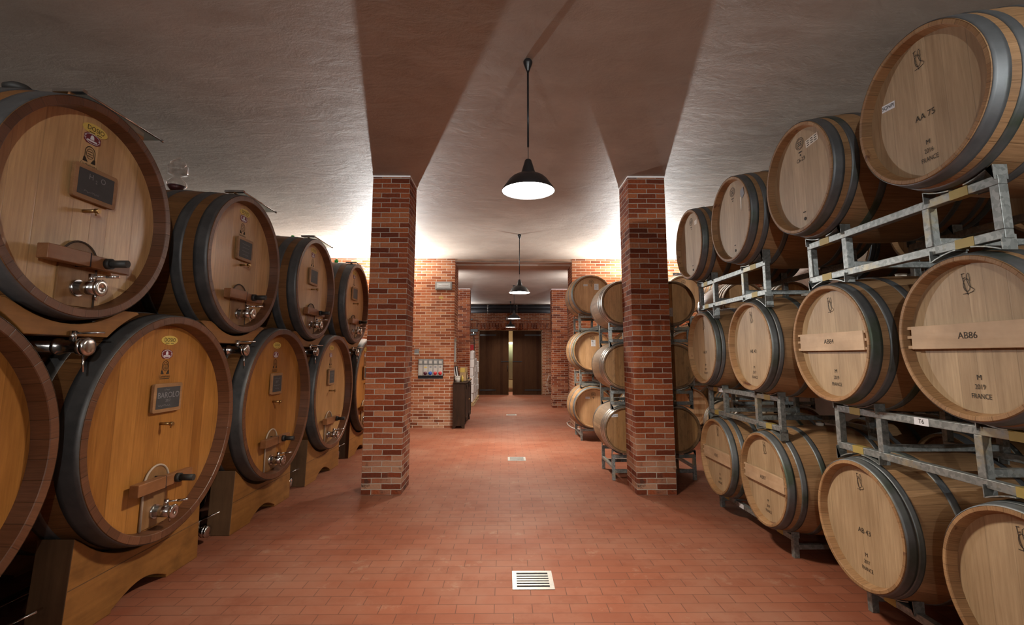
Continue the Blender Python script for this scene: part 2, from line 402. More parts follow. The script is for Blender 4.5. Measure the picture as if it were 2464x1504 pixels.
# ------------------------------------------------------------------ the setting
H = 4.15; HF = 4.03
def struct(name, mb, mats, label, cat, loc=(0, 0, 0), bevel=0):
    o = mb.build(name, mats, None, loc, bevel); return tag(o, label, cat, kind='structure')
XL, XR, YB, YW, YT, YD = -4.75, 6.6, -6.5, 12.1, 12.95, 22.07
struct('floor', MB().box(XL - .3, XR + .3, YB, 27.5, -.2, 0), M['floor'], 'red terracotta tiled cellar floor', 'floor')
struct('ceiling', MB().box(XL - .2, XR + .2, YB, YW + .02, H, H + .2), M['ceil'], 'rough plastered ceiling of the near cellar room', 'ceiling')
struct('ceiling_far', MB().box(-4, 4, YW + .3, YD + .02, HF, HF + .3), M['ceil_far'], 'rough plastered ceiling of the far room beyond the opening', 'ceiling')
struct('wall_left', MB().box(XL - .2, XL, YB, YW, 0, H), M['grey_wall'], 'dark side wall behind the big casks', 'wall')
struct('wall_right', MB().box(XR, XR + .2, YB, YW, 0, H), M['grey_wall'], 'dark side wall behind the barrel racks', 'wall')
struct('wall_front', MB().box(XL - .2, XR + .2, YB - .2, YB, 0, H), M['grey_wall'], 'end wall behind the camera', 'wall')
struct('wall_back_left', MB().box(XL, -1.262, YW, YT, 0, H + .05), M['brick'], 'brick cross wall left of the wide opening, carrying the socket panel', 'wall')
struct('wall_back_right', MB().box(1.678, XR, YW, YT, 0, H + .05), M['brick'], 'brick cross wall right of the wide opening, behind the barrels', 'wall')
struct('trim_lintel', MB().box(-1.262, 1.678, YW + .01, YT, 4.075, H + .05), M['lintel'], 'flat plaster lintel over the wide opening', 'lintel')
struct('trim_lintel_edge', MB().box(-1.262, 1.678, YW - .005, YW + .02, 4.068, 4.082), M['grey_wall'], 'thin dark line along the bottom edge of the lintel', 'trim')
struct('wall_far_left', MB().box(-3.7, -3.5, YT, YD, 0, HF), M['brick'], 'brick side wall on the left of the far room', 'wall')
struct('wall_far_right', MB().box(3.5, 3.7, YT, YD, 0, HF), M['brick'], 'brick side wall on the right of the far room', 'wall')
wb = MB().box(-3.5, -1.2, YD, YD + .4, 0, HF).box(1.66, 3.5, YD, YD + .4, 0, HF).box(-1.2, 1.66, YD, YD + .4, 2.89, HF)
struct('wall_back', wb, M['brick'], 'dark brick end wall around the double doors', 'wall')
struct('trim_soldier_course', MB().box(-2.0, 2.2, YD - .012, YD, 2.93, 3.19), M['brick_sold'], 'course of upright bricks over the double doors', 'trim')
struct('trim_glow_band', MB().box(-1.7, -.28, YD - .02, YD, 3.965, 4.025).box(.62, 2.6, YD - .02, YD, 3.965, 4.025), M['white_enamel'], 'white strip painted in for floodlight glow above the black pipes', 'trim')  # floodlight glow on the wall top, put in as white strips

def pillar(name, x0, y0, w, h, label):
    o = MB().box(-w / 2, w / 2, -w / 2, w / 2, 0, h).build(name, M['brick_pillar'], None, (x0 + w / 2, y0 + w / 2, 0), .006)
    tag(o, label, 'pillar', kind='structure')
    c = MB().box(-w / 2 - .004, w / 2 + .004, -w / 2 - .004, w / 2 + .004, h - .022, h).build('mortar_cap', M['white_enamel'], o)
    return o
pillar('pillar', -1.797, 6.39, .5, H, 'near brick pillar standing beside the big casks')
pillar('pillar', 1.656, 6.355, .5, H, 'near brick pillar standing in front of the camera-facing barriques')
pillar('pillar', -1.635, 16.75, .42, HF, 'far brick pillar behind the dark cabinet')
pillar('pillar', 1.60, 16.75, .54, HF, 'far brick pillar right of the double doors')

# double doors
d = empty('door_1', (.24, YD + .1, 0), 0, 'pair of tall dark plank doors standing slightly ajar', 'door', kind='structure')
fr = MB().box(-1.46, -1.40, -.08, .1, 0, 2.9).box(1.38, 1.44, -.08, .1, 0, 2.9).box(-1.46, 1.44, -.08, .1, 2.85, 2.91)
fr.build('door_frame', M['door_edge'], d)
for (a, b, s) in ((-1.40, -.085, 1), (.095, 1.385, -1)):
    lf = MB().box(a, b, -.06, .0, .01, 2.845).build('door_leaf', M['door_wood'], d, bevel=.006)
    for zz in (.22, 2.66):
        h0 = MB().box(a + .03 if s > 0 else b - .75, a + .75 if s > 0 else b - .03, -.07, -.06, zz - .03, zz + .03).build('strap_hinge', M['black'], lf)
    if s > 0:
        MB().tube([(b - .05, -.06, 1.05), (b - .05, -.11, 1.08), (b - .05, -.11, 1.28), (b - .05, -.06, 1.31)], .012, 8).build('handle', M['black'], lf)
    MB().box(b - .35 if s > 0 else a, b if s > 0 else a + .42, -.075, -.06, 1.46, 1.5).build('bolt', M['black'], lf)
struct('wall_store_back', MB().box(-4, 4, 27.2, 27.4, 0, 4), M['cardboard'], 'warm lit wall seen through the gap between the doors', 'wall')
struct('ceiling_store', MB().box(-4, 4, YD + .4, 27.4, 4, 4.1), M['white_enamel'], 'ceiling of the store behind the doors', 'ceiling')
tk = empty('storage_tank', (.42, 24.6, 0), 0, 'pale green metal tank glimpsed through the gap between the doors', 'tank')
MB().lathe([(.55, .2), (.6, .5), (.62, .55), (2.28, .55), (2.34, .5), (2.42, .2)], 40, 'z', caps=(True, True)).build('tank_body', M['tank'], tk)
for i in range(3):
    t_ = 2 * PI * i / 3 + .5
    MB().cyl((.42 * math.cos(t_), .42 * math.sin(t_), 0), (.42 * math.cos(t_), .42 * math.sin(t_), .66), .035).build('leg', M['dark'], tk)

# ------------------------------------------------------------------ casks on the left
_mesh = {}
def prof(L, Rr, Rb, n=18):
    return [(-L * i / n, Rr + (Rb - Rr) * (1 - (2 * i / n - 1) ** 2)) for i in range(n + 1)]
def rad(x, L, Rr, Rb):
    return Rr + (Rb - Rr) * (1 - (2 * (-x / L) - 1) ** 2)
def vessel_meshes(key, L, Rr, Rb, t, rec, hoops, body, rim, iron, seg=64):
    if key in _mesh: return _mesh[key]
    q = MB().lathe(prof(L, Rr, Rb), seg, 'x')
    q.lathe([(-rec, Rr - t - .012), (-.004, Rr - t)], seg, 'x', mi=1).lathe([(-.004, Rr - t), (.0, Rr - t + .004), (.0, Rr - .003), (-.003, Rr)], seg, 'x', mi=1, smooth=False)
    q.lathe([(-L, Rr), (-L, Rr - t)], seg, 'x', mi=1, smooth=False).lathe([(-L, Rr - t), (-L + rec, Rr - t - .01)], seg, 'x', mi=1)
    b = q.mesh(key + '_body', [body, rim])
    hs = []
    for (a, c) in hoops:
        for (u, w) in ((-a, -c), (-L + c, -L + a)):
            xs = [u + (w - u) * i / 4 for i in range(5)]
            q = [(x, rad(x, L, Rr, Rb) + .0045) for x in xs]
            q = [(xs[0], rad(xs[0], L, Rr, Rb) - .004)] + q + [(xs[-1], rad(xs[-1], L, Rr, Rb) - .004)]
            hs.append(MB().lathe(q, seg, 'x').mesh(key + '_hoop', iron))
    _mesh[key] = (b, hs); return _mesh[key]
def disc(key, R, th, mat, seg=64):
    if key not in _mesh:
        _mesh[key] = MB().lathe([(0, R), (-th, R)], seg, 'x', smooth=False, caps=(True, True)).mesh(key, mat)
    return _mesh[key]

CL = dict(low=(1.75, .817, .875, .055, .10), up=(1.6, .663, .715, .05, .085))
def cask(kind, X, Y, Z, label, group, tone=None):
    L, Rr, Rb, t, rec = CL[kind]
    hoops = ((.004, .115), (.205, .30), (.50, .585)) if kind == 'up' else ((.004, .14), (.26, .36), (.58, .67))
    body, hs = vessel_meshes('cask_' + kind, L, Rr, Rb, t, rec, hoops, M['cask_body'], M['cask_rim'], M['iron'], 80)
    root = empty('wine_cask', (X - L / 2, Y, Z - Rb), 0, label, 'cask', group)
    o = (L / 2, 0, Rb)
    place('body', body, root, o)
    for h in hs: place('hoop', h, root, o)
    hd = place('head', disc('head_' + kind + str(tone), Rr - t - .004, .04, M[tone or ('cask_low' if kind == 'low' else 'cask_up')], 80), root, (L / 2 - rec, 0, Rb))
    place('rear_head', disc('head_' + kind + str(tone), 0, 0, None), root, (-L / 2 + rec, 0, Rb))
    q = (0, 0, 0)
    P = dict(low=dict(ov=.637, bd=.53, st=.425, peg=.005, ar=-.297, bot=-.735, bar=-.415, tap=-.63), up=dict(ov=.525, bd=.462, st=.355, peg=-.005, ar=-.20, bot=-.595, bar=-.315, tap=-.485))[kind]
    # stickers and burnt stamp on the head
    ov = MB().ell(.02, P['ov'], .092, .036, .0, .004, 32)
    so = ov.build('oval_sticker', M['yellow'], hd)
    place('lettering', MB().text('DOSIO', .042, .02, P['ov'] + .002, .0055).ribbon([(-.03, P['ov'] - .022), (.015, P['ov'] - .022)], .004, .0055).ribbon([(.03, P['ov'] - .022), (.065, P['ov'] - .022)], .004, .0055).flat('lettering', M['ink']), so)
    bd = MB().prism([(-.065 + .01, P['bd'] - .018), (-.035, P['bd'] - .034), (.035, P['bd'] - .034), (.065, P['bd'] - .018), (.065, P['bd'] + .018), (.035, P['bd'] + .034), (-.035, P['bd'] + .034), (-.055, P['bd'] + .018)], 0, .004).build('badge_sticker', M['maroon'], hd)
    e = MB(); c = P['bd']
    ring = [(.056 * math.cos(i * PI / 12), c + .031 * math.sin(i * PI / 12)) for i in range(25)]
    e.ribbon(ring, .003, .0055)
    e.prism([(-.014, c - .006), (.014, c - .006), (.012, c + .012), (.006, c + .022), (-.006, c + .022), (-.012, c + .012)], .004, .0056).prism([(-.036, c - .020), (.036, c - .020), (.036, c - .010), (-.036, c - .010)], .004, .0056)
    e.ribbon([(-.058, c + .01), (-.045, c + .01)], .003, .0055).ribbon([(-.058, c - .006), (-.045, c - .006)], .003, .0055).ribbon([(.045, c + .002), (.058, c + .002)], .006, .0055)
    place('emblem', e.flat('emblem', M['paper']), bd)
    s = MB(); c = P['st']
    arc = [(.036 * math.cos(PI * i / 16), c + .018 + .036 * math.sin(PI * i / 16)) for i in range(17)]
    s.ribbon([(.036, c - .025)] + arc + [(-.036, c - .025)], .005, .002)
    arc2 = [(.026 * math.cos(2 * PI * i / 24), c + .008 + .032 * math.sin(2 * PI * i / 24)) for i in range(25)]
    s.ribbon(arc2, .0035, .002)
    for dz in (.022, .006, -.008): s.ribbon([(-.018, c + dz), (.018, c + dz)], .004, .002)
    s.prism([(-.046, c - .048), (-.012, c - .048), (-.03, c - .02), (-.042, c - .02)], .0, .002).prism([(.046, c - .048), (.012, c - .048), (.03, c - .02), (.042, c - .02)], .0, .002)
    s.text('Garbellotto', .026, 0, c - .066, .002).ribbon([(-.055, c - .082), (.05, c - .082)], .005, .002)
    place('burnt_stamp', s.flat('burnt_stamp', M['ink']), hd)
    # tasting spigot
    sp = MB().cyl((0, 0, P['peg']), (.075, 0, P['peg']), .011, 12).cyl((.075, 0, P['peg']), (.10, 0, P['peg']), .015, 12).cyl((.082, 0, P['peg']), (.082, 0, P['peg'] - .03), .005, 8)
    sp.build('tasting_spigot', M['brass'], hd)
    # man-hole hatch with its bar, screw and cord
    w = .13
    pts = [(-w, P['bot'])] + [(-w * math.cos(PI * i / 18), P['ar'] - w + w * math.sin(PI * i / 18)) for i in range(19)] + [(w, P['bot'])]
    ha = MB().prism(pts, 0, .012).build('hatch', M['hatch_wood'], hd, bevel=.003)
    low = kind == 'low'
    gk = [(.014, y, z) for (y, z) in (pts[:-1] if low else pts[4:])]
    MB().tube(gk, .008 if low else .006, 8).build('sealing_cord', M['rope'] if low else M['seal'], ha)
    zb = P['bar']
    br = MB().box(.035, .10, -.30, -.02, zb - .042, zb + .042).box(.035, .085, -.02, .31, zb - .042, zb + .036)
    bar = br.build('hatch_bar', M['barred'], hd, bevel=.004)
    MB().box(.0, .10, -.024, -.016, zb - .043, zb + .0425).build('bar_slot', M['dark'], bar)
    sc = MB().cyl((.01, .12, zb), (.105, .12, zb), .022, 16).cyl((.085, .12, zb), (.115, .12, zb), .034, 16).cyl((.115, .12, zb), (.215, .12, zb), .024, 16)
    sc.build('clamp_screw', M['rubber'], bar)
    # steel tap
    z = P['tap']
    tp = MB().cyl((0, .0, z), (.03, .0, z), .05, 20).cyl((.03, .0, z), (.15, .0, z), .041, 20)
    tap = tp.build('tap', M['steel'], hd)
    MB().lathe([(.15, .05), (.165, .05), (.169, .044), (.169, .008), (.160, .006)], 24, 'x', (0, 0, z), caps=(True, True)).build('end_cap', M['steel'], tap)
    lv = MB().cyl((.10, 0, z + .03), (.10, 0, z + .085), .017, 14).cyl((.10, 0, z + .07), (.17, .02, z + .072), .006, 8).cyl((.17, .02, z + .072), (.235, .04, z + .074), .009, 10)
    lv.build('lever', M['steel'], tap)
    MB().cyl((.13, 0, z - .03), (.135, .005, z - .075), .006, 8).build('drip_spout', M['steel'], tap)
    # drain valve under the cask
    if kind == 'up': vy, vz, vx = 0.0, 1.775 - Z, .045
    else: vy, vz, vx = -.86, .11 - Z, -.22
    dv = MB()
    if kind == 'up':
        dv.tube([(-.55, vy, -Rb + .02), (-.55, vy, vz + .05), (-.5, vy, vz), (vx - .16, vy, vz)], .035, 14)
    else:
        dv.tube([(-.75, -.02, -Rb + .03), (-.75, -.1, vz + .02), (-.75, -.2, vz), (-.75, vy + .1, vz), (-.7, vy, vz), (vx - .16, vy, vz)], .035, 14)
    pipe = dv.build('drain_pipe', M['steel'], root, o)
    v = MB().lathe([(vx - .19, .05), (vx - .17, .05), (vx - .165, .038), (vx - .055, .038), (vx - .05, .052), (vx - .02, .052)], 20, 'x', (0, vy, vz), caps=(True, True)).build('valve', M['steel'], pipe)
    MB().lathe([(vx - .02, .054), (vx, .054), (vx + .006, .035), (vx + .006, .006)], 20, 'x', (0, vy, vz), caps=(True, True)).build('valve_cap', M['steel'], pipe)
    lev = MB().cyl((vx - .1, vy, vz + .03), (vx - .1, vy, vz + .095), .018, 14)
    if low: lev.cyl((vx - .1, vy, vz + .085), (vx + .07, vy + .05, vz + .16), .007, 8)
    else: lev.cyl((vx - .1, vy, vz + .082), (vx + .06, vy + .03, vz + .084), .007, 8)
    lev.build('valve_lever', M['steel'], pipe)
    if kind == 'up': MB().cyl((vx - .03, vy, vz - .05), (vx - .02, vy, vz - .15), .006, 8).build('drip_tube', M['steel'], pipe)
    return root, hd

XF = -2.524
LOW = [2.07, 3.851, 5.665, 7.445, 9.25]; ZL = 1.2045
UP = [2.961, 4.762, 6.537, 8.36]; ZU = 2.6126
gl, gu = 'large lower casks along the left side', 'upper casks lying on the lower casks'
lowl = ['big lower cask cut off by the left edge of the picture',
        'big lower cask whose chalkboard reads BAROLO',
        'big lower cask second in line after the one reading BAROLO, red badge faded',
        'big lower cask third after the cut-off one, chalkboard small and tasting spigot off centre',
        'big lower cask mostly hidden behind the left brick pillar']
upl = ['upper oak cask nearest the camera, chalkboard reading H2O',
       'upper oak cask carrying the glass airlock vessel, second from the camera',
       'upper oak cask with a green bung, third from the camera',
       'upper oak cask with a green bung, half behind the brick pillar']
heads = {}
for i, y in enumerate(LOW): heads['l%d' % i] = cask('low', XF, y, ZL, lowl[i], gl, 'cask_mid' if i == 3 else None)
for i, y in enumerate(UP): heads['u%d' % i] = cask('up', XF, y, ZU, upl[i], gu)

# chalkboards hanging on the heads
def chalkboard(X, Y, Z, label, lines, w=.315, h=.215):
    r = empty('chalkboard', (X, Y, Z), 0, label, 'chalkboard', 'small chalkboards hanging on the casks')
    def rr(w, h, c, n=4):
        out = []
        for (cx, cy, a0) in ((w / 2 - c, h / 2 - c, 0), (-w / 2 + c, h / 2 - c, 90), (-w / 2 + c, -h / 2 + c, 180), (w / 2 - c, -h / 2 + c, 270)):
            for i in range(n + 1):
                a = math.radians(a0 + 90 * i / n); out.append((cx + c * math.cos(a), cy + c * math.sin(a)))
        return out
    MB().prism(rr(w, h, .018), .0, .022).build('frame', M['frame_wood'], r, bevel=.002)
    sl = MB().prism(rr(w - .055, h - .055, .003), .02, .0235).build('slate', M['slate'], r)
    t = MB()
    for (txt, size, y, z) in lines:
        if txt.startswith('~'):
            n = int(txt[1:]); random.seed(n + int(Y * 10)); pts = []
            for j in range(n * 4): pts.append((y + (j / (n * 4) - .5) * n * size * .62, z + size * random.uniform(-.28, .34)))
            t.ribbon(pts, size * .09, .0245)
        else: t.text(txt, size, y, z, .0245)
    place('chalk_writing', t.flat('chalk_writing', M['chalk']), sl)
    return r
cbx_l, cbx_u = XF - .10 + .012, XF - .085 + .012
chalkboard(cbx_l, LOW[1] + .015, ZL + .2, 'chalkboard reading BAROLO on the big lower cask', [('~4', .026, -.02, .062), ('BAROLO', .062, 0, .018), ('2017', .028, -.005, -.022), ('~8', .028, -.04, -.058)])
chalkboard(cbx_l, LOW[2] + .01, ZL + .205, 'chalkboard with four lines of chalk on the lower cask with the faded badge', [('~8', .03, 0, .058), ('2017', .034, -.01, .022), ('~9', .028, 0, -.02), ('~5', .03, 0, -.055)], .26, .235)
chalkboard(cbx_l, LOW[3] + .0, ZL + .21, 'chalkboard on the pale lower cask next to the brick pillar', [('~6', .03, 0, .05), ('2019', .03, 0, .01), ('~6', .03, 0, -.04)], .24, .235)
chalkboard(cbx_l, LOW[4] + .0, ZL + .21, 'chalkboard partly hidden by the left brick pillar', [('~6', .03, 0, .05), ('~5', .03, 0, -.03)], .24, .235)
chalkboard(cbx_u, UP[0] + .035, ZU + .165, 'chalkboard reading H2O on the nearest upper cask', [('H', .05, -.045, .042), ('2', .032, -.005, .022), ('O', .05, .045, .042), ('~7', .026, -.03, -.058)], .32, .215)
chalkboard(cbx_u, UP[1] + .02, ZU + .15, 'chalkboard covered in faint smudged chalk on the airlock cask', [('~9', .024, 0, .05), ('~8', .024, 0, .015), ('~9', .024, 0, -.02), ('~7', .024, 0, -.055)], .28, .225)
chalkboard(cbx_u, UP[2] + .0, ZU + .165, 'blank grey chalkboard on the third upper cask', [('~5', .018, 0, .0)], .27, .225)
chalkboard(cbx_u, UP[3] + .0, ZU + .165, 'blank chalkboard on the upper cask beside the pillar', [('~5', .018, 0, .0)], .27, .225)

# timber saddles on the floor and cradles between the rows
def saddle(Y, label):
    r = empty('cask_saddle', (-2.78, Y, 0), 0, label, 'saddle', 'timber saddles under the lower casks')
    n = 20
    def conc(y0, y1, R):
        return [(y0 + (y1 - y0) * i / n, ZL - math.sqrt(max(R * R - (y0 + (y1 - y0) * i / n) ** 2, 0))) for i in range(n + 1)]
    yl, yr = -.66, .66
    zt = .60
    arch = [(.27 - .54 * i / 14, .02 + .085 * math.sin(PI * i / 14)) for i in range(15)]
    def prof_(R):
        top = [(y, min(z, zt)) for y, z in conc(-.56, .56, R)]
        return [(yl, 0), (yl + .03, zt)] + top + [(yr - .03, zt), (yr, 0), (.27, 0)] + arch + [(-.27, 0)]
    sb = MB().prism(prof_(.862), -.10, .13).build('saddle_beam', [M['saddle'], M['saddle_end']], r, bevel=.006)
    for p in sb.data.polygons:
        if abs(p.normal.y) > .97 and p.area > .05: p.material_index = 1  # end grain, its dark colour also carries the shade on the ends
    MB().box(.128, .132, yl + .02, yr - .02, .298, .303).build('plank_joint', M['saddle_end'], r)
    MB().prism(prof_(.882), -1.25, -1.05).build('rear_beam', M['saddle'], r)
    return r
sl = ['timber saddle under the cut-off lower cask', 'timber saddle under the lower cask reading BAROLO', 'timber saddle under the lower cask with the faded badge',
      'timber saddle under the pale lower cask near the brick pillar', 'timber saddle behind the left brick pillar']
for i, y in enumerate(LOW): saddle(y + .0, sl[i])
def cradle(Y, ya, yb, label):
    r = empty('cask_cradle', (-2.72, Y, 1.84), 0, label, 'cradle', 'timber cradles between the two rows of casks')
    n = 18; za = ZU - 1.84
    def lowcut(c, sgn):                              # end that follows the lower cask
        out = []
        for i in range(9):
            z = .172 - .172 * i / 8
            dz = 1.84 + z - ZL; hw = math.sqrt(max(.882 ** 2 - dz * dz, 0)); out.append((c - Y + sgn * hw * 1.0, z))
        return out
    left = lowcut(ya, 1)[::-1]; right = lowcut(yb, -1)
    left = [(max(y, -.62), z) for y, z in left]; right = [(min(y, .62), z) for y, z in right]
    def poly(R):
        top = [(-.52 + 1.04 * i / n, min(za - math.sqrt(R * R - (-.52 + 1.04 * i / n) ** 2), .185)) for i in range(n + 1)]
        return left + [p for p in top if left[-1][0] < p[0] < right[0][0]] + right
    R = .702
    MB().prism(poly(R), -.10, .12).build('cradle_beam', M['saddle'], r, bevel=.004)
    MB().prism(poly(.722), -1.1, -.9).build('rear_beam', M['saddle'], r)
    for y in (-.2, -.07, .07, .2): MB().box(.02, .10, y - .03, y + .03, za - math.sqrt(R * R - y * y) - .02, za - math.sqrt(R * R - y * y) + .001).build('rubber_pad', M['rubber'], r)
    return r
cl = ['timber cradle under the nearest upper cask', 'timber cradle under the upper cask with the airlock', 'timber cradle under the third upper cask', 'timber cradle under the upper cask beside the pillar']
for i, y in enumerate(UP): cradle(y, LOW[i], LOW[i + 1], cl[i])

# glazed shelves on the rims of the upper casks
def rim_shelf(Y, label):
    z = ZU + .663 + .012
    r = empty('rim_shelf', (XF, Y - .08, z), 0, label, 'shelf', 'clear shelves on the rims of the upper casks')
    MB().box(-.17, -.012, -.08, .56, -.003, .003).build('panel', M['acrylic'], r)
    MB().cyl((-.008, -.10, .004), (-.008, .57, .004), .0075, 10).cyl((-.008, .57, .004), (-.008, .585, .004), .011, 10).build('edge_rod', M['steel'], r)
    MB().box(-.18, .0, -.115, -.08, -.004, .016).build('bracket', M['steel'], r)
    MB().prism([(-.1, -.004), (.5, -.004), (.5, -.03), (.3, -.055), (.14, -.02), (-.1, -.012)], -.10, -.085).build('support_rail', M['barred'], r)
    return r
for i, y in enumerate(UP):
    rim_shelf(y, ['clear shelf with a steel rod on the rim of the nearest upper cask', 'clear shelf with a steel rod on the rim of the airlock cask', 'clear shelf with a steel rod on the rim of the third upper cask', 'clear shelf with a steel rod on the rim of the cask beside the pillar'][i])

# glass airlock, board and bungs on top of the upper casks
za = ZU + .715
a = empty('glass_airlock', (-3.25, 4.69, za), 0, 'glass airlock vessel with dark wine on the second upper cask', 'airlock')
MB().lathe([(0, .045), (.005, .05), (.055, .088), (.075, .09), (.10, .08), (.135, .045), (.15, .03)], 32, 'z').build('bowl', M['glass'], a)
MB().lathe([(.002, .042), (.053, .083), (.056, .0)], 32, 'z', caps=(True, False)).build('wine', M['wine'], a)
MB().lathe([(.15, .03), (.165, .045), (.175, .085), (.255, .09), (.258, .086), (.18, .08), (.17, .04)], 32, 'z').build('cup', M['glass'], a)
MB().lathe([(.235, .03), (.25, .045), (.275, .07), (.295, .068), (.315, .045), (.325, .026), (.345, .026), (.348, .02), (.33, .018)], 32, 'z').build('cap', M['glass'], a)
tag(MB().prism([(-.42, .06), (.40, -.005), (.40, .02), (-.42, .085)], -.16, .02).build('wooden_board', M['board'], None, (-3.42, 4.55, za + .0)), 'pale board lying on the second upper cask behind the glass airlock', 'board')
b0 = empty('bung_cover', (-3.0, 2.86, za - .005), 0, 'dark round bung cover on top of the nearest upper cask', 'bung')
MB().lathe([(0, .07), (.03, .075), (.05, .05), (.055, .0)], 24, 'z', caps=(True, False)).build('cover', M['rubber'], b0)
MB().cyl((.02, .06, .02), (.1, .2, .005), .012, 8).build('tail', M['rubber'], b0)
for (x, y, lb) in ((-2.95, UP[2] + .12, 'small green bung on the third upper cask'), (-2.92, UP[3] - .02, 'small green bung on the upper cask beside the pillar')):
    g = empty('green_bung', (x, y, za - .012), 0, lb, 'bung', 'green bungs on the upper casks')
    MB().lathe([(0, .03), (.03, .034), (.034, .02), (.06, .02), (.064, .0)], 20, 'z', caps=(True, False)).build('stopper', M['green'], g)
    MB().lathe([(.028, .034), (.034, .04), (.04, .034)], 20, 'z').build('collar', M['green'], g)

# ------------------------------------------------------------------ barrels on the right
TL = (1.15, .40, .468, .024, .05)
def monogram(mb, cy, cz, s, x):
    def T(pts): return [(cy + (px - 688) / 180 * s, cz - (py - 268) / 180 * s) for px, py in pts]
    w = s * .026
    mb.ribbon(T([(645, 183), (650, 230), (662, 295), (682, 357)]), w, x)
    mb.ribbon(T([(640, 190), (666, 184)]), w, x); mb.ribbon(T([(650, 226), (672, 216)]), w, x)
    mb.ribbon(T([(678 + 28 * math.cos(a * PI / 12), 278 + 50 * math.sin(a * PI / 12)) for a in range(25)]), w, x)
    mb.ribbon(T([(708, 250), (705, 205), (697, 185), (684, 198), (682, 235), (696, 285), (722, 308), (736, 320), (722, 334), (690, 343), (640, 345)]), w, x)
def barrel(X, Y, Z, rz, label, group, style='A', text=None, year=None, bar=False, mono=True, stamp=False, kind='ton', head='ton_head', bung=True, sticker=None, sheet=None, plug=False, name='wine_barrel'):
    if kind == 'ton':
        L, Rr, Rb, t, rec = TL; key = 'ton' + style
        hoops = ((.006, .072), (.112, .158), (.285, .33)) if style == 'A' else ((.006, .06), (.064, .098), (.30, .345))
        body, hs = vessel_meshes(key, L, Rr, Rb, t, rec, hoops, M['ton_body'], M['ton_rim'], M['hoop'], 64)
    else:
        L, Rr, Rb, t, rec = (.95, .315, .357, .018, .035); key = 'bq'
        body, hs = vessel_meshes(key, L, Rr, Rb, t, rec, ((.004, .05), (.085, .115), (.15, .18)), M['bq_body'], M['bq_rim'], M['hoop_bright'], 56)
    f = Vector((math.cos(rz), math.sin(rz)))
    root = empty(name, (X - f.x * L / 2, Y - f.y * L / 2, Z - Rb), rz, label, 'barrel', group)
    o = (L / 2, 0, Rb)
    place('body', body, root, o)
    for h in hs: place('hoop', h, root, o)
    hd = place('head', disc('head_' + kind + head, Rr - t - .006, .025, M[head], 64), root, (L / 2 - rec, 0, Rb))
    place('rear_head', disc('head_' + kind + head, 0, 0, None), root, (-L / 2 + rec, 0, Rb))
    mk = MB()
    if mono: monogram(mk, 0.0, .265, .115, .002)
    if stamp:
        for rr_, ww in ((.042, .004), (.032, .003)):
            mk.ribbon([(rr_ * 1.15 * math.cos(a * PI / 16), .27 + rr_ * math.sin(a * PI / 16)) for a in range(33)], ww, .002)
        for dz in (.012, -.002, -.014): mk.ribbon([(-.024, .27 + dz), (.024, .27 + dz)], .006, .002)
        mk.ribbon([(-.02, .205), (.02, .205)], .009, .002).ribbon([(-.006, .182), (.006, .182)], .012, .002)
        if isinstance(stamp, str): mk.text(stamp, .04, .0, .145, .002)
    if text and not bar: mk.text(text, .046, .0, -.05, .002)
    if year:
        mk.text('M', .036, 0, -.195, .002); mk.text(year, .034, 0, -.24, .002, sx=.8); mk.text('FRANCE', .034, 0, -.285, .002, sx=.8)
    if plug:
        mk.ell(.0, -.3, .013, .013, 0, .003, 16); mk.ribbon([(-.018, -.25), (.012, -.25)], .008, .002)
    if mk.f: place('lettering', mk.flat('lettering', M['ink']), hd)
    if bar:
        wd = .335
        b = MB().prism([(-wd, -.055), (wd, -.055), (wd - .005, .07), (-wd + .005, .07)], .008, .034).build('crossbar', M['bar_wood'], hd, bevel=.003)
        for s in (-1, 1):
            for zz in (-.043, .012, .062):
                y1 = math.sqrt((Rr - t - .004) ** 2 - zz * zz)
                MB().box(.004, .028, min(s * (wd - .03), s * y1), max(s * (wd - .03), s * y1), zz - .008, zz + .008).build('dowel', M['bar_wood'], b)
        if text: place('lettering', MB().text(text, .046, .0, .008, .0352).flat('lettering', M['ink']), b)
    if bung:
        MB().lathe([(0, .03), (.028, .036), (.03, .0)], 20, 'z', caps=(True, False)).build('bung', M['silicone'], root, (0, 0, 2 * Rb - .006))
    if sticker:
        txt, sy, sz, rot = sticker
        st = MB().box(0, .002, -.045, .045, -.02, .02)
        so = st.build('sticker', M['paper'], hd, (0, sy, sz)); so.rotation_euler = (rot, 0, 0)
        place('lettering', MB().text(txt, .03, 0, 0, .003).flat('lettering', M['ink']), so)
    if sheet:
        sy, sz, w_, h_ = sheet
        so = MB().box(0, .002, -w_ / 2, w_ / 2, -h_ / 2, h_ / 2).build('paper_sheet', M['paper'], hd, (0, sy, sz))
        q = MB()
        for j in range(5): q.ribbon([(-w_ * .36, h_ * (.3 - .15 * j)), (w_ * (.05 + .28 * ((j * 7) % 3) / 2), h_ * (.3 - .15 * j))], h_ * .035, .003)
        place('printing', q.flat('printing', M['papergrey']), so)
    return root, hd

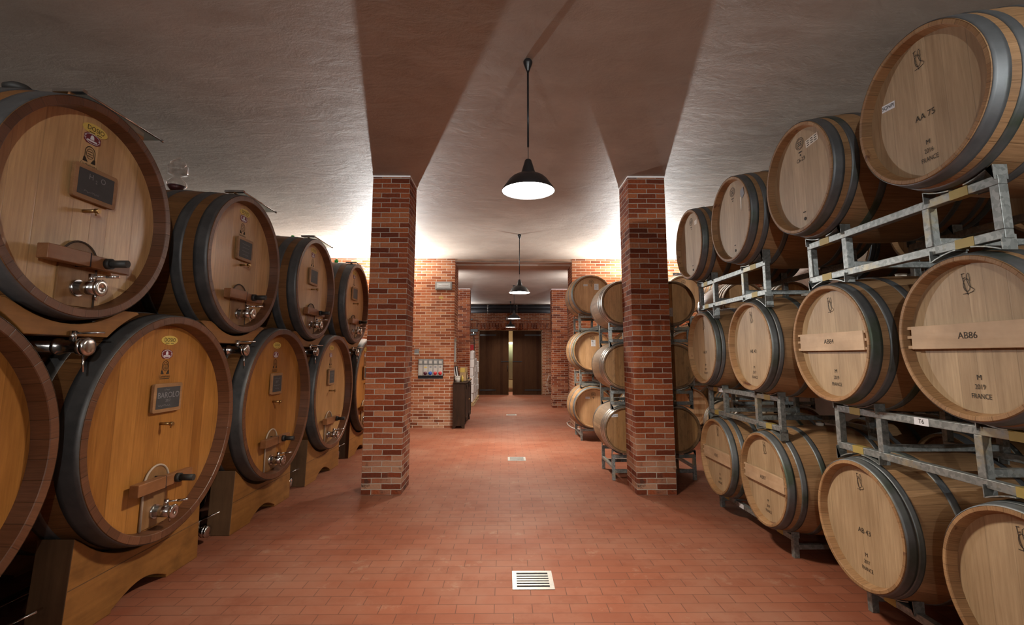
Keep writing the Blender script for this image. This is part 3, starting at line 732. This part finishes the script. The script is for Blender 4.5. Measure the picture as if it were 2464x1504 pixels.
ZB, ZM, ZT = .624, 1.817, 3.0146
gt = 'large oak barrels on the steel racks along the right side'
XT, XM, XB = 2.127, 2.244, 2.330
T_ = {}
T_['t1'] = barrel(XT, 2.364, ZT, PI, 'top barrel marked AA 75, nearest the camera', gt, 'A', 'AA 75', '2016', sticker=('SQNPI', -.225, .115, -.1))
T_['t2'] = barrel(XT, 3.415, ZT, PI, 'top barrel with a round burnt stamp and a pale label, next to AA 75', gt, 'A', mono=False, stamp='C6-23', plug=True)
T_['t3'] = barrel(XT, 4.496, ZT, PI, 'top barrel with a torn black label at its head edge', gt, 'A', mono=False, stamp=True, plug=True)
T_['t4'] = barrel(XT, 5.547, ZT, PI, 'top barrel farthest along, right beside the brick pillar', gt, 'A', mono=False, stamp=True, plug=True)
T_['m1'] = barrel(XM, 2.364, ZM, PI, 'middle-row barrel with crossbar marked AB86', gt, 'A', 'AB86', '2019', True)
T_['m2'] = barrel(XM, 3.396, ZM, PI, 'middle-row barrel with crossbar marked AB84', gt, 'A', 'AB84', '2019', True)
T_['m3'] = barrel(XM, 4.5135, ZM, PI, 'middle-row barrel marked AB 42, plain head', gt, 'B', 'AB 42', '2017')
T_['m4'] = barrel(XM, 5.611, ZM, PI, 'middle-row barrel nearest the brick pillar, plain head in half shade', gt, 'B', 'AB 9', '2017')
T_['b1'] = barrel(XB, 2.333, ZB, PI, 'bottom barrel cut off by the lower right corner of the picture', gt, 'B', None, '2017')
T_['b2'] = barrel(XB, 3.376, ZB, PI, 'bottom barrel marked AB 43, plain head', gt, 'B', 'AB 43', '2017')
T_['b3'] = barrel(XB, 4.587, ZB, PI, 'bottom barrel with crossbar marked AB87', gt, 'A', 'AB87', '2019', True)
T_['b4'] = barrel(XB, 5.582, ZB, PI, 'bottom barrel with crossbar right beside the brick pillar', gt, 'A', 'AB85', '2019', True)
# labels stuck on the heads
lab = MB().box(0, .002, -.07, .07, -.028, .028).build('label_strip', M['silicone'], T_['t2'][1], (0, .14, .235)); lab.rotation_euler = (.06, 0, 0)
q = MB()
for j in range(3):
    for i in range(3): q.ribbon([(-.055 + i * .042, .016 - j * .016), (-.028 + i * .042, .016 - j * .016)], .006, .003)
place('printing', q.flat('printing', M['ink']), lab)
MB().prism([(-.03, .03), (.03, .05), (.035, -.02), (.0, -.05), (-.035, -.01)], 0, .004).build('torn_label', M['papergrey'], T_['t3'][1], (0, .19, .2))
MB().prism([(-.012, .0), (.012, .0), (.0, -.13), (-.012, -.1)], 0, .003).build('torn_strip', M['silicone'], T_['t3'][1], (0, .16, .17))
MB().box(0, .002, -.03, .04, -.025, .025).build('label_strip', M['silicone'], T_['t4'][1], (0, .13, .23))

# steel racks
def rack(X, Y, rz, W, z0, z1, label, group, depth=.82, inner=None, rad_=.4375, legs=False, tag_text=None, tube=.045, floor_z=0.0, marks=True, tagpos=None, tops=None, bots=None):
    """front frame on the local +x side; z0/z1 lower and upper edge of the frame (z0 None: feet to the floor)"""
    r = empty('barrel_rack', (X, Y, floor_z if legs else z0), rz, label, 'rack', group)
    zb = 0 if legs else 0; zt = (z1 - floor_z) if legs else (z1 - z0)
    inner = inner or (.42 * W / 1.53)
    ye = W / 2; yi = W / 2 - inner; tb = tube
    for (nm, xc) in (('front_frame', -tb / 2), ('back_frame', -depth + tb / 2)):
        f = MB()
        f.box(xc - tb / 2, xc + tb / 2, -ye, ye, zt - tb, zt)
        if legs:
            if zt > .3:
                f.box(xc - tb / 2, xc + tb / 2, -ye, ye, .1, .1 + tb)
            for s in (-1, 1): f.box(xc - tb / 2 - .001, xc + tb / 2 + .001, s * ye - (tb if s > 0 else 0), s * ye + (0 if s > 0 else tb), 0, zt - tb)
        else:
            f.box(xc - tb / 2, xc + tb / 2, -ye, ye, 0, tb)
            for s in (-1, 1): f.box(xc - tb / 2 - .001, xc + tb / 2 + .001, min(s * ye, s * (ye - tb)), max(s * ye, s * (ye - tb)), tb, zt - tb)
            for s in (-1, 1): f.box(xc - tb / 2 - .001, xc + tb / 2 + .001, s * yi - tb / 2, s * yi + tb / 2, tb, zt - tb)
        fo = f.build(nm, M['galv'], r, bevel=.003)
        if marks and nm == 'front_frame':
            for s in (-1, 1):
                yc = s * (ye + yi) / 2
                MB().box(xc - tb / 2 - .0015, xc + tb / 2 + .0015, yc - .05, yc + .05, zt - tb - .001, zt + .0015).build('yellow_mark', M['yellow_mark'], fo)
                if not legs: MB().box(xc - tb / 2 - .0015, xc + tb / 2 + .0015, yc - .05, yc + .05, -.001, tb + .0015).build('yellow_mark', M['yellow_mark'], fo)
        if tag_text is not None and nm == 'front_frame':
            tg = MB().box(xc + tb / 2, xc + tb / 2 + .002, -.05, .05, -.022, .022).build('paper_tag', M['paper'], fo, (0, tagpos if tagpos is not None else 0, zt - tb / 2))
            if tag_text: place('lettering', MB().text(tag_text, .036, 0, 0, xc + tb / 2 + .003).flat('lettering', M['ink']), tg)
    for s in (-1, 1):
        for zz in ((tb * 1.6, ) if not legs else (zt * .5,)):
            yy = s * yi if not legs else s * (ye - tb / 2)
            MB().box(-depth + tb, -tb, yy - tb * .45, yy + tb * .45, zz - tb * .45, zz + tb * .45).build('cross_tube', M['galv'], r, bevel=.003)
    # bent straps that cradle the barrels
    def hs(off): return rad_ - math.sqrt(max(rad_ ** 2 - off * off, .01)) + .003
    for xc in (-tb / 2, -depth + tb / 2):
        for si, s in enumerate((-1, 1)):
            yc = s * (ye + yi) / 2
            for side in ((1,) if legs else (1, -1)):
                near = tops if side > 0 else bots
                yb = min((-(q_ - Y) for q_ in near), key=lambda v: abs(v - yc)) if near else yc   # the barrel it hugs
                for e in (-1, 1):
                    y0 = yc + e * inner * .48; d_ = -e
                    ys = [y0, y0 + d_ * .008] + [yc + e * inner * f for f in (.40, .28, .18, .10)]
                    ln = [(y0, -.02)] + [(y, max(hs(y - yb), .004)) for y in ys]
                    ln = [(y, zt + h_) if side > 0 else (y, -h_) for y, h_ in ln]
                    MB().strip(ln, .006, xc - .035, xc + .035).build('saddle_strap', M['galv'], r)
    return r
gr = 'steel racks along the right side'
rack(XT + .165, 2.88, PI, 1.45, 2.263, 2.566, 'steel rack under the top barrel AA 75', gr, inner=.40, tops=(2.364, 3.415), bots=(2.364, 3.396))
rack(XT + .165, 4.965, PI, 1.50, 2.263, 2.566, 'steel rack under the top barrel with the torn label', gr, inner=.42, tops=(4.496, 5.547), bots=(4.5135, 5.611))
rack(XM + .165, 2.865, PI, 1.51, 1.07, 1.372, 'steel rack with a paper tag reading T6', gr, inner=.42, tag_text='T6', tagpos=0, tops=(2.364, 3.396), bots=(2.333, 3.376))
rack(XM + .165, 5.10, PI, 1.53, 1.07, 1.372, 'steel rack with a blank tag between the middle and bottom barrels', gr, inner=.42, tag_text='', tagpos=-.42, tops=(4.5135, 5.611), bots=(4.587, 5.582))
rack(XB + .165, 2.84, PI, 1.46, None, .182, 'low steel floor rack under the bottom barrel AB 43', gr, inner=.42, legs=True, tops=(2.333, 3.376))
rack(XB + .165, 5.165, PI, 1.48, None, .182, 'low steel floor rack with a tag under the bottom barrel AB87', gr, inner=.42, legs=True, tag_text='', tagpos=-.2, tops=(4.587, 5.582))

# second row of racks and barrels behind the first
g2 = 'barrels in the second row, glimpsed through the racks'
l2 = 'oak barrel in the dark second row behind the racks'
for j, (zz, nm) in enumerate(((ZB, 'bottom'), (ZM, 'middle'), (ZT, 'top'))):
    for i, (y, wh) in enumerate(((2.36, 'AA 75'), (3.40, 'AB84'), (4.51, 'AB 42'), (5.56, 'the pillar'))):
        barrel(3.98, y, zz, PI, l2, g2, 'AB'[(i + j) % 2], mono=False)
g3 = 'racks in the second row'; Y2 = (2.36, 3.40, 4.51, 5.56)
for (yy, w) in ((2.88, 1.5), (5.03, 1.5)):
    rack(4.145, yy, PI, w, None, .182, 'steel rack in the dark second row behind the barrels', g3, inner=.42, legs=True, marks=False, tops=Y2)
    rack(4.145, yy, PI, w, 1.07, 1.372, 'steel rack in the dark second row behind the barrels', g3, inner=.42, marks=False, tops=Y2, bots=Y2)
    rack(4.145, yy, PI, w, 2.263, 2.566, 'steel rack in the dark second row behind the barrels', g3, inner=.42, marks=False, tops=Y2, bots=Y2)

# barriques that face the camera, either side of the right pillar
gq = 'barriques facing the camera around the right pillar'
Q = -PI / 2
ZQ = (.692, 1.580, 2.488); YQ = 7.0
QX = (1.712, 2.432)
nmq = (('bottom barrique left of the right pillar, small white label', 'bottom barrique right of the right pillar, dark stained head'),
       ('middle barrique left of the right pillar, dark stained head', 'middle barrique right of the right pillar, dark stained head'),
       ('top barrique left of the right pillar, plain brown head', 'top barrique right of the right pillar with a white sheet'))
for j in range(3):
    for i in range(2):
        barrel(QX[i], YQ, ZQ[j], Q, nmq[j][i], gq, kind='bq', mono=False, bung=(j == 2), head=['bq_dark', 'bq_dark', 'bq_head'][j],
               sticker=('SQNPI', -.165, .20, .08) if (i, j) == (0, 0) else None, sheet=(-.045, -.13, .085, .125) if (i, j) == (1, 2) else None, name='barrique')
gqr = 'racks carrying the barriques around the right pillar'
rack(2.10, 7.09, Q, 1.19, None, .345, 'tall-legged steel rack on the floor behind the right pillar', gqr, .76, .40, .335, True, marks=False)
rack(2.10, 7.09, Q, 1.19, 1.035, 1.235, 'steel rack between the bottom and middle barriques behind the pillar', gqr, .76, .40, .335, marks=False)
rack(2.10, 7.09, Q, 1.19, 1.922, 2.143, 'steel rack between the middle and top barriques behind the pillar', gqr, .76, .40, .335, marks=False)
for j in range(3):
    for i in range(2):
        barrel(3.48 + .72 * i, YQ, ZQ[j], Q, 'barrique behind the big racks, right of the pillar barriques', 'barriques hidden behind the big racks', kind='bq', mono=False, head='bq_head', name='barrique')
rack(3.85, 7.09, Q, 1.19, None, .345, 'steel rack of the barriques behind the big racks', 'racks of the hidden barriques', .76, .40, .335, True, marks=False)
rack(3.85, 7.09, Q, 1.19, 1.035, 1.235, 'steel rack of the barriques behind the big racks', 'racks of the hidden barriques', .76, .40, .335, marks=False)
rack(3.85, 7.09, Q, 1.19, 1.922, 2.143, 'steel rack of the barriques behind the big racks', 'racks of the hidden barriques', .76, .40, .335, marks=False)

# far row of larger barrels facing the camera in front of the cross wall
gf = 'far barrels standing in front of the brick cross wall'
ZF = (.675, 1.83, 3.01); FX = (1.815, 2.80, 3.78, 4.77)
lf_ = ('bottom far barrel beside the wide opening', 'middle far barrel beside the opening with a white sheet', 'top far barrel beside the opening with a sheet and a small label')
for j in range(3):
    for i in range(4):
        first = i == 0
        barrel(FX[i], 10.15, ZF[j], Q, lf_[j] if first else 'far barrel in front of the cross wall, mostly hidden by nearer barrels', gf, 'A' if (i + j) % 2 else 'B', mono=False, stamp=True, head='bq_pale', bung=(j == 2),
               sheet=(((.11, .165, .09, .13) if j == 2 else (.02, .16, .09, .13)) if first and j else None), sticker=('SQNPI', -.12, .2, 0) if first and j != 1 else None)
gfr = 'racks of the far barrels'
for (x, nm) in ((2.305, 'left'), (4.275, 'right')):
    rack(x, 10.31, Q, 1.5, None, .235, 'low rack under the far barrels by the opening' if nm == 'left' else 'low rack under the far barrels, hidden part', gfr, .82, .42, .433, True, marks=False)
    rack(x, 10.31, Q, 1.5, 1.115, 1.39, 'rack between bottom and middle far barrels' if nm == 'left' else 'rack between bottom and middle far barrels, hidden part', gfr, .82, .42, .433, marks=False)
    rack(x, 10.31, Q, 1.5, 2.27, 2.57, 'rack between middle and top far barrels' if nm == 'left' else 'rack between middle and top far barrels, hidden part', gfr, .82, .42, .433, marks=False)

# ------------------------------------------------------------------ lamps
def pendant(X, Y, zc, zr, label, light=170):
    r = empty('pendant_lamp', (X, Y, zr), 0, label, 'lamp', 'black enamel pendant lamps over the aisle')
    h = zc - zr
    MB().lathe([(h, .028), (h - .015, .038), (h - .035, .036), (h - .095, .014), (h - .11, .009)], 24, 'z', caps=(True, True)).build('ceiling_rose', M['black'], r)
    MB().cyl((0, 0, .37), (0, 0, h - .09), .0085, 10).build('rod', M['black'], r)
    MB().cyl((0, 0, .26), (0, 0, .38), .003, 6).build('cord', M['rubber'], r)
    sh = MB().lathe([(0, .212), (.006, .212), (.05, .182), (.09, .155), (.115, .128), (.13, .10), (.135, .062), (.16, .055), (.255, .027), (.265, .02), (.266, .0)], 48, 'z').build('shade', M['black'], r)
    MB().lathe([(.002, .208), (.048, .178), (.088, .15), (.112, .123), (.126, .06), (.127, .0)], 48, 'z').build('reflector', M['white_enamel'], sh)
    MB().lathe([(.024, .0), (.03, .05), (.045, .09), (.07, .115), (.09, .11), (.11, .07), (.122, .03)], 24, 'z').build('bulb', M['bulb'], sh)
    ld = bpy.data.lights.new('pendant_light', 'AREA'); ld.shape = 'DISK'; ld.size = .36; ld.spread = math.radians(150); ld.energy = light; ld.color = (1.0, .89, .74)
    lo = bpy.data.objects.new('pendant_light', ld); COL.objects.link(lo); lo.location = (X, Y, zr + .02)
    return r
EN = 104
pendant(.18, 3.753, H, 3.025, 'black pendant lamp nearest the camera, hanging between the two near pillars', EN)
pendant(.28, 9.594, H, 2.965, 'second black pendant lamp, hanging in front of the wide opening', EN * 1.5)
pendant(.286, 15.89, HF, 2.93, 'third black pendant lamp, small in the far room', EN * .8)
pendant(.225, 20.68, HF, 2.93, 'farthest black pendant lamp, hanging just before the double doors', EN * .5)

def area(name, loc, rot, size, energy, color, shape='RECTANGLE', sy=None, spread=None):
    ld = bpy.data.lights.new(name, 'AREA'); ld.shape = shape; ld.size = size
    if shape == 'RECTANGLE': ld.size_y = sy or size
    ld.energy = energy; ld.color = color
    if spread: ld.spread = math.radians(spread)
    lo = bpy.data.objects.new(name, ld); COL.objects.link(lo); lo.location = loc; lo.rotation_euler = rot; return lo
# uplighters bracketed on the cross wall behind the pillars
def flood(X, Y, Z, label, e, tilt=42, sgn=-1, wall=True):
    r = empty('wall_floodlight', (X, Y, Z), 0, label, 'floodlight', 'floodlights bracketed high on the walls')
    ya, yb = sorted((sgn * .19, -sgn * .10))
    MB().box(-.26, .26, ya, yb, -.012, 0).box(-.26, .26, -sgn * .10 - .006, -sgn * .10 + .006, 0, .07).build('housing', M['black'], r)
    q = math.radians(tilt)
    MB().box(-.05, .05, -.035, .035, -.006, 0).build('lens', M['flood'], r, (0, -sgn * .012, .045)).rotation_euler = (-sgn * q, 0, 0)
    wy = (.35 if sgn < 0 else -.35)
    MB().box(-.02, .02, min(0, wy), max(0, wy), -.03, -.012).build('bracket', M['black'], r)
    area('flood_light', (X, Y, Z + .055), (PI - sgn * q, 0, 0), .10, e, (.96, .97, .95), sy=.07)
FE = 500
flood(-3.0, 11.8, 3.25, 'floodlight hidden behind the left brick pillar', FE)
flood(3.32, 11.7, 3.25, 'floodlight hidden behind the right brick pillar', FE)
flood(4.45, 11.9, 3.72, 'glaring floodlight above the far barrels beside the right pillar', 20)
flood(-1.72, 21.6, 3.3, 'floodlight behind the far left pillar', 14)
flood(-2.2, 13.3, 3.3, 'floodlight on the back of the cross wall, left of the opening', 80, 60, 1)
flood(2.6, 13.3, 3.3, 'floodlight on the back of the cross wall, right of the opening', 80, 60, 1)
flood(2.42, 21.6, 3.3, 'floodlight behind the far right pillar', 14)
flood(-2.9, -5.9, 3.25, 'floodlight behind the camera on the left', 300, 60, 1)
flood(3.3, -5.9, 3.25, 'floodlight behind the camera on the right', 400, 60, 1)
area('pendant_behind', (.1, -2.1, 3.0), (0, 0, 0), .36, EN * .22, (1.0, .89, .74), 'DISK')
area('store_light', (.3, 24, 3.9), (0, 0, 0), 1.2, 220, (1.0, .92, .72))

# ------------------------------------------------------------------ things on the cross wall
p = empty('socket_panel', (-1.818, YW, 1.196), 0, 'grey panel of switches and coloured sockets on the brick wall', 'socket panel')
MB().box(-.305, .305, -.006, .02, -.02, .452).build('niche_shade', M['dark'], p)  # dark sheet on the wall face, painted shade of the recess
MB().box(-.30, .30, -.03, -.006, .05, .445).build('backplate', M['plastic'], p)
for i in range(5):
    x = -.24 + .12 * i
    bw = MB().box(x - .052, x + .052, -.055, -.03, .32, .435).build('breaker_cover', M['plastic'], p, bevel=.004)
    MB().box(x - .032, x + .032, -.058, -.055, .345, .41).build('window', M['plastic_w'], bw)
    sp_ = MB().box(x - .052, x + .052, -.045, -.03, .055, .31).build('socket_plate', M['plastic_w'], p, bevel=.003)
    if i:
        MB().lathe([(-.045, .044), (-.075, .042), (-.08, .0)], 24, 'y', (x, 0, .11), caps=(True, False)).build('socket', M[['', 'purple', 'navy', 'red', 'red'][i]], sp_)
        if i == 1: MB().box(x - .03, x + .03, -.047, -.045, .235, .265).build('warning_label', M['yellow'], sp_)
        else: MB().box(x - .025, x + .025, -.047, -.045, .24, .28).build('print', M['papergrey'], sp_)
tag(p, group=None)
e = empty('emergency_light', (-1.537, YW, 3.458), 0, 'grey emergency light box high on the brick wall', 'light')
MB().box(-.21, .21, -.075, 0, -.1, .1).build('housing', M['plastic'], e, bevel=.012)
ln_ = MB().box(-.17, .17, -.082, -.07, -.062, .062).build('lens', M['lens'], e, bevel=.006)
MB().cyl((-.12, -.083, .005), (.12, -.083, .005), .011, 10).build('tube', M['white_enamel'], ln_)
t = empty('thermometer', (-2.167, YW, 1.758), 0, 'small square digital thermometer above the socket panel', 'thermometer')
MB().box(-.055, .055, -.03, 0, .03, .13).build('case', M['plastic'], t, bevel=.006)
MB().box(-.042, .042, -.033, -.03, .045, .115).build('screen', M['papergrey'], t)
MB().box(-.055, .055, -.04, 0, 0, .026).build('holder', M['plastic_w'], t, bevel=.004)
tag(MB().box(-.055, .055, -.006, .0, -.028, .028).build('pale_brick', M['yellow_mark'], None, (-1.60, YW, 3.16)), 'yellowish replaced brick in the wall below the emergency light', 'brick', kind='structure')

# ------------------------------------------------------------------ dark cabinet and what stands on it
CX0, CX1, CY0, CY1, CH = -1.255, -.945, 12.0, 13.75, 1.09
c = empty('cabinet', ((CX0 + CX1) / 2, (CY0 + CY1) / 2, 0), 0, 'narrow dark wooden cabinet against the side of the opening', 'cabinet')
hw, hd_ = (CX1 - CX0) / 2, (CY1 - CY0) / 2
MB().box(-hw, hw - .02, -hd_, hd_, .10, CH - .03).prism([(-hw, 0), (-hw + .06, 0), (-hw + .08, .06), (hw - .1, .06), (hw - .08, 0), (hw - .02, 0), (hw - .02, .1), (-hw, .1)], -hd_, -hd_ + .03, plane='xz').prism([(-hw, 0), (-hw + .06, 0), (-hw + .08, .06), (hw - .1, .06), (hw - .08, 0), (hw - .02, 0), (hw - .02, .1), (-hw, .1)], hd_ - .03, hd_, plane='xz').build('carcass', M['dark_wood'], c, bevel=.004)
MB().box(-hw - .0, hw + .02, -hd_ - .02, hd_ + .02, CH - .03, CH).build('top', M['dark_wood'], c, bevel=.006)
for i in range(2):
    y0, y1 = -hd_ + .04 + i * hd_, -hd_ + .04 + (i + 1) * hd_ - .06
    dr = MB().box(hw - .02, hw, y0, y1, .16, CH - .07).box(hw, hw + .008, y0, y0 + .1, .16, CH - .07).box(hw, hw + .008, y1 - .1, y1, .16, CH - .07).box(hw, hw + .008, y0, y1, .16, .26).box(hw, hw + .008, y0, y1, CH - .17, CH - .07).build('door', M['dark_wood'], c)
    MB().cyl((hw + .008, y1 - .05 if i == 0 else y0 + .05, .62), (hw + .03, y1 - .05 if i == 0 else y0 + .05, .62), .012, 10).build('knob', M['brass'], dr)
tb = empty('plastic_tub', (-1.155, 12.1, CH), 0, 'white plastic tub with a lid on the dark cabinet', 'tub')
MB().lathe([(0, .052), (.13, .062)], 28, 'z', caps=(True, True)).build('body', M['plastic_w'], tb)
MB().lathe([(.125, .068), (.145, .068), (.15, .05), (.15, .0)], 28, 'z', caps=(True, False)).build('lid', M['plastic_w'], tb)
for i, (dx, lb, mm) in enumerate(((-.02, 'black folder leaning at the back of the cabinet top, nearer the wall', 'black'), (.035, 'second black folder leaning on the first on the cabinet', 'rubber'))):
    fo = empty('folder', (-1.195 + dx, 12.42, CH), 0, lb, 'folder', 'black folders on the cabinet'); fo.rotation_euler = (0, -.15, 0)
    MB().box(-.018, .018, -.12, .12, .005, .38).build('cover', M[mm], fo, bevel=.004)
    MB().box(-.012, .012, -.122, .11, .012, .37).build('pages', M['paper'], fo)
cr = empty('wooden_crate', (-1.06, 12.62, CH), 0, 'small open wooden box of odds and ends on the cabinet', 'box')
MB().box(-.09, .09, -.13, .13, 0, .012).box(-.09, .09, -.13, -.118, 0, .22).box(-.09, .09, .118, .13, 0, .35).box(-.09, -.08, -.13, .13, 0, .3).box(.08, .09, -.13, .13, 0, .22).build('carcass', M['cardboard'], cr)
tag(MB().lathe([(0, .03), (.10, .03), (.12, .015), (.15, .014)], 16, 'z', caps=(True, True)).build('yellow_bottle', M['yellow'], None, (-1.07, 12.42, CH)), 'small yellow bottle in front of the wooden box on the cabinet', 'bottle')
yb = empty('yellow_carton', (-1.075, 12.60, CH + .222), 0, 'yellow carton on top of the wooden box', 'carton')
MB().box(-.06, .05, -.07, .07, 0, .11).build('box', M['yellow'], yb); MB().box(-.06, .05, -.07, .07, .11, .114).build('flap', M['silicone'], yb)
bt_ = empty('dark_bottle', (-1.0, 12.86, CH), 0, 'dark bottle at the back of the cabinet top', 'bottle')
MB().lathe([(0, .035), (.2, .036), (.25, .015), (.33, .014)], 20, 'z', caps=(True, True)).build('bottle_glass', M['rubber'], bt_); MB().lathe([(.06, .0365), (.15, .0368)], 20, 'z').build('bottle_label', M['silicone'], bt_)
tag(MB().box(-.07, .10, -.35, .2, 0, .03).build('loose_papers', M['cardboard'], None, (-1.02, 13.3, CH)), 'flat pile of brown papers at the far end of the cabinet', 'papers')
tag(MB().prism([(-.12, 0), (.1, 0), (.08, .03), (-.1, .05)], -.03, .05).build('work_gloves', M['rubber'], None, (-1.0, 13.15, CH + .03)), 'dark work gloves on the brown papers', 'gloves')
tag(MB().box(0, .004, -.20, .20, -.30, .30).box(.004, .03, -.19, -.1, -.28, .2).build('hanging_calendar', M['lens'], None, (CX0 - .004, 12.42, 1.86)), 'curling paper calendar hanging on the side of the opening', 'calendar')

# ------------------------------------------------------------------ far room
st = 'white wrapped stacks by the far left wall'
for i, (y, h_, lb) in enumerate(((17.75, 1.90, 'tall white shrink-wrapped stack nearest the far pillar'), (18.95, 1.62, 'lower white shrink-wrapped stack behind the tall one'), (20.1, 1.5, 'white shrink-wrapped stack nearest the doors'))):
    r = empty('wrapped_stack', (-1.41, y, 0), 0, lb, 'stack', st)
    n_ = 6
    for j in range(n_):
        z0 = .13 + (h_ - .13) * j / n_; z1 = .13 + (h_ - .13) * (j + 1) / n_; o_ = .012 * ((j * 5) % 3 - 1)
        MB().box(-.34 + o_, .30 + o_, -.5, .5, z0 + .004, z1).build('carton', M['wrap'], r, bevel=.02)
    MB().box(-.36, .33, -.5, .5, 0, .022).box(-.36, .33, -.5, -.4, .022, .1).box(-.36, .33, .4, .5, .022, .1).box(-.36, .33, -.5, .5, .1, .125).build('pallet', M['cardboard'], r)
    MB().lathe([(-.48, .05), (.48, .05)], 20, 'y', (.26, 0, h_ - .03), caps=(True, True)).build('film_fold', M['wrap'], r)
rb = empty('red_box', (-1.24, 17.55, 1.93), 0, 'red and white printed box on the tall wrapped stack', 'box')
MB().box(-.14, .11, -.08, .08, 0, .20).build('box', M['red'], rb); MB().box(-.09, -.02, -.083, -.08, .0, .17).build('panel', M['paper'], rb); MB().box(-.145, .115, -.085, .085, .195, .2).build('flap', M['silicone'], rb)
hh = empty('wall_heater', (-1.36, YD - .02, 2.62), 0, 'black wall heater left of the double doors', 'heater')
MB().box(-.2, .14, -.16, 0, .16, .30).build('casing', M['black'], hh, bevel=.01)
MB().prism([(-.2, .02), (.06, .05), (.06, .10), (-.2, .10)], -.14, -.02, plane='xz').build('reflector', M['black'], hh)
MB().box(-.08, -.04, -.05, 0, .08, .18).build('bracket', M['steel'], hh)
MB().tube([(-.05, -.06, .03), (-.03, -.03, -.2), (-.02, -.02, -.6), (-.03, -.02, -1.0)], .014, 8).build('lead', M['rubber'], hh)
for (z, r_, lb) in ((3.895, .10, 'upper black pipe crossing above the double doors'), (3.735, .10, 'lower black pipe crossing above the double doors')):
    MBp = MB().cyl((-2.6, 0, 0), (2.6, 0, 0), r_, 20)
    tag(MBp.build('black_pipe', M['dark'], None, (.2, YD - .28, z)), lb, 'pipe', 'black pipes above the doors')
for (x, lb) in ((-.78, 'bright chain holding the black pipes, left of the lamps'), (.52, 'bright chain holding the black pipes, right of the lamps')):
    mb = MB()
    for j in range(9):
        zc = .0 - j * .055
        pts = [((.014 * math.cos(a * PI / 6)) if j % 2 else 0, (0 if j % 2 else .014 * math.cos(a * PI / 6)), zc + .034 * math.sin(a * PI / 6)) for a in range(13)]
        mb.tube(pts, .006, 6)
    tag(mb.build('pipe_chain', M['steel'], None, (x, YD - .40, HF - .035)), lb, 'chain', 'chains holding the pipes')
sg = empty('exit_light', (.215, YD - .001, 3.32), 0, 'small grey emergency light over the double doors, behind the lamps', 'light')
MB().box(-.19, .19, -.09, 0, 0, .135).build('housing', M['plastic'], sg, bevel=.01); MB().box(-.17, .17, -.095, -.09, .02, .115).build('lens', M['lens'], sg)
tag(MB().tube([(2.12, YD - .03, .9), (1.95, YD - .06, .87), (1.86, YD - .08, .6), (1.86, YD - .1, .3), (1.95, YD - .06, .12), (2.1, YD - .03, .1)], .012, 8).build('hanging_cable', M['cable_w'], None), 'grey cable looped on the end wall right of the doors', 'cable')
tag(MB().tube([(1.72, 13.2, .011), (1.60, 12.95, .011), (1.585, 12.6, .011), (1.60, 12.2, .011), (1.66, 11.9, .011), (1.80, 11.82, .011), (2.0, 11.9, .011), (2.3, 12.05, .011)], .011, 8).build('floor_cable', M['cable_w'], None), 'white cable lying on the floor at the corner of the opening', 'cable')

# ------------------------------------------------------------------ floor drains
def drain(X, Y, w, d_, label, n=6):
    r = empty('floor_drain', (X, Y, 0), 0, label, 'drain', 'steel drains down the middle of the floor')
    f = .034
    MB().box(-w / 2, w / 2, -d_ / 2, -d_ / 2 + f, 0, .005).box(-w / 2, w / 2, d_ / 2 - f, d_ / 2, 0, .005).box(-w / 2, -w / 2 + f, -d_ / 2 + f, d_ / 2 - f, 0, .005).box(w / 2 - f, w / 2, -d_ / 2 + f, d_ / 2 - f, 0, .005).build('frame', M['drain_metal'], r)
    MB().box(-w / 2 + f, w / 2 - f, -d_ / 2 + f, d_ / 2 - f, .0005, .0015).build('pit_shade', M['dark'], r)  # flat dark sheet on the floor, painted shade of the drain hollow
    sp_ = (d_ - 2 * f) / n
    for i in range(n - 1):
        y = -d_ / 2 + f + sp_ * (i + 1)
        MB().box(-w / 2 + f, w / 2 - f, y - sp_ * .27, y + sp_ * .27, .002, .0045).build('bar', M['drain_metal'], r)
drain(.218, 4.04, .316, .316, 'square steel drain with six slots in the near floor')
drain(.20, 8.53, .30, .30, 'steel drain in the floor between the near pillars')
drain(.19, 14.75, .30, .30, 'small dark drain in the far room floor', 4)

# ------------------------------------------------------------------ camera, world, view
cam = bpy.data.cameras.new('camera'); co = bpy.data.objects.new('camera', cam); COL.objects.link(co)
cam.sensor_width = 36; cam.lens = 1174.99 / 2464 * 36; cam.shift_y = -(752 - 702.347) / 2464; cam.clip_start = .05; cam.clip_end = 200
R = Matrix.Rotation(-.0137, 3, 'Z') @ Matrix.Rotation(PI / 2 + .1306, 3, 'X') @ Matrix.Rotation(.0012, 3, 'Z')
co.matrix_world = Matrix.Translation((0, 0, 1.7232)) @ R.to_4x4()
S.camera = co
w = bpy.data.worlds.new('world'); S.world = w; w.use_nodes = True
w.node_tree.nodes['Background'].inputs[0].default_value = (.9, .85, .8, 1); w.node_tree.nodes['Background'].inputs[1].default_value = .05
S.view_settings.view_transform = 'Standard'; S.view_settings.look = 'None'; S.view_settings.gamma = 1; S.view_settings.use_curve_mapping = False
S.view_settings.exposure = 0.0
S.cycles.use_denoising = True
S.cycles.max_bounces = 8
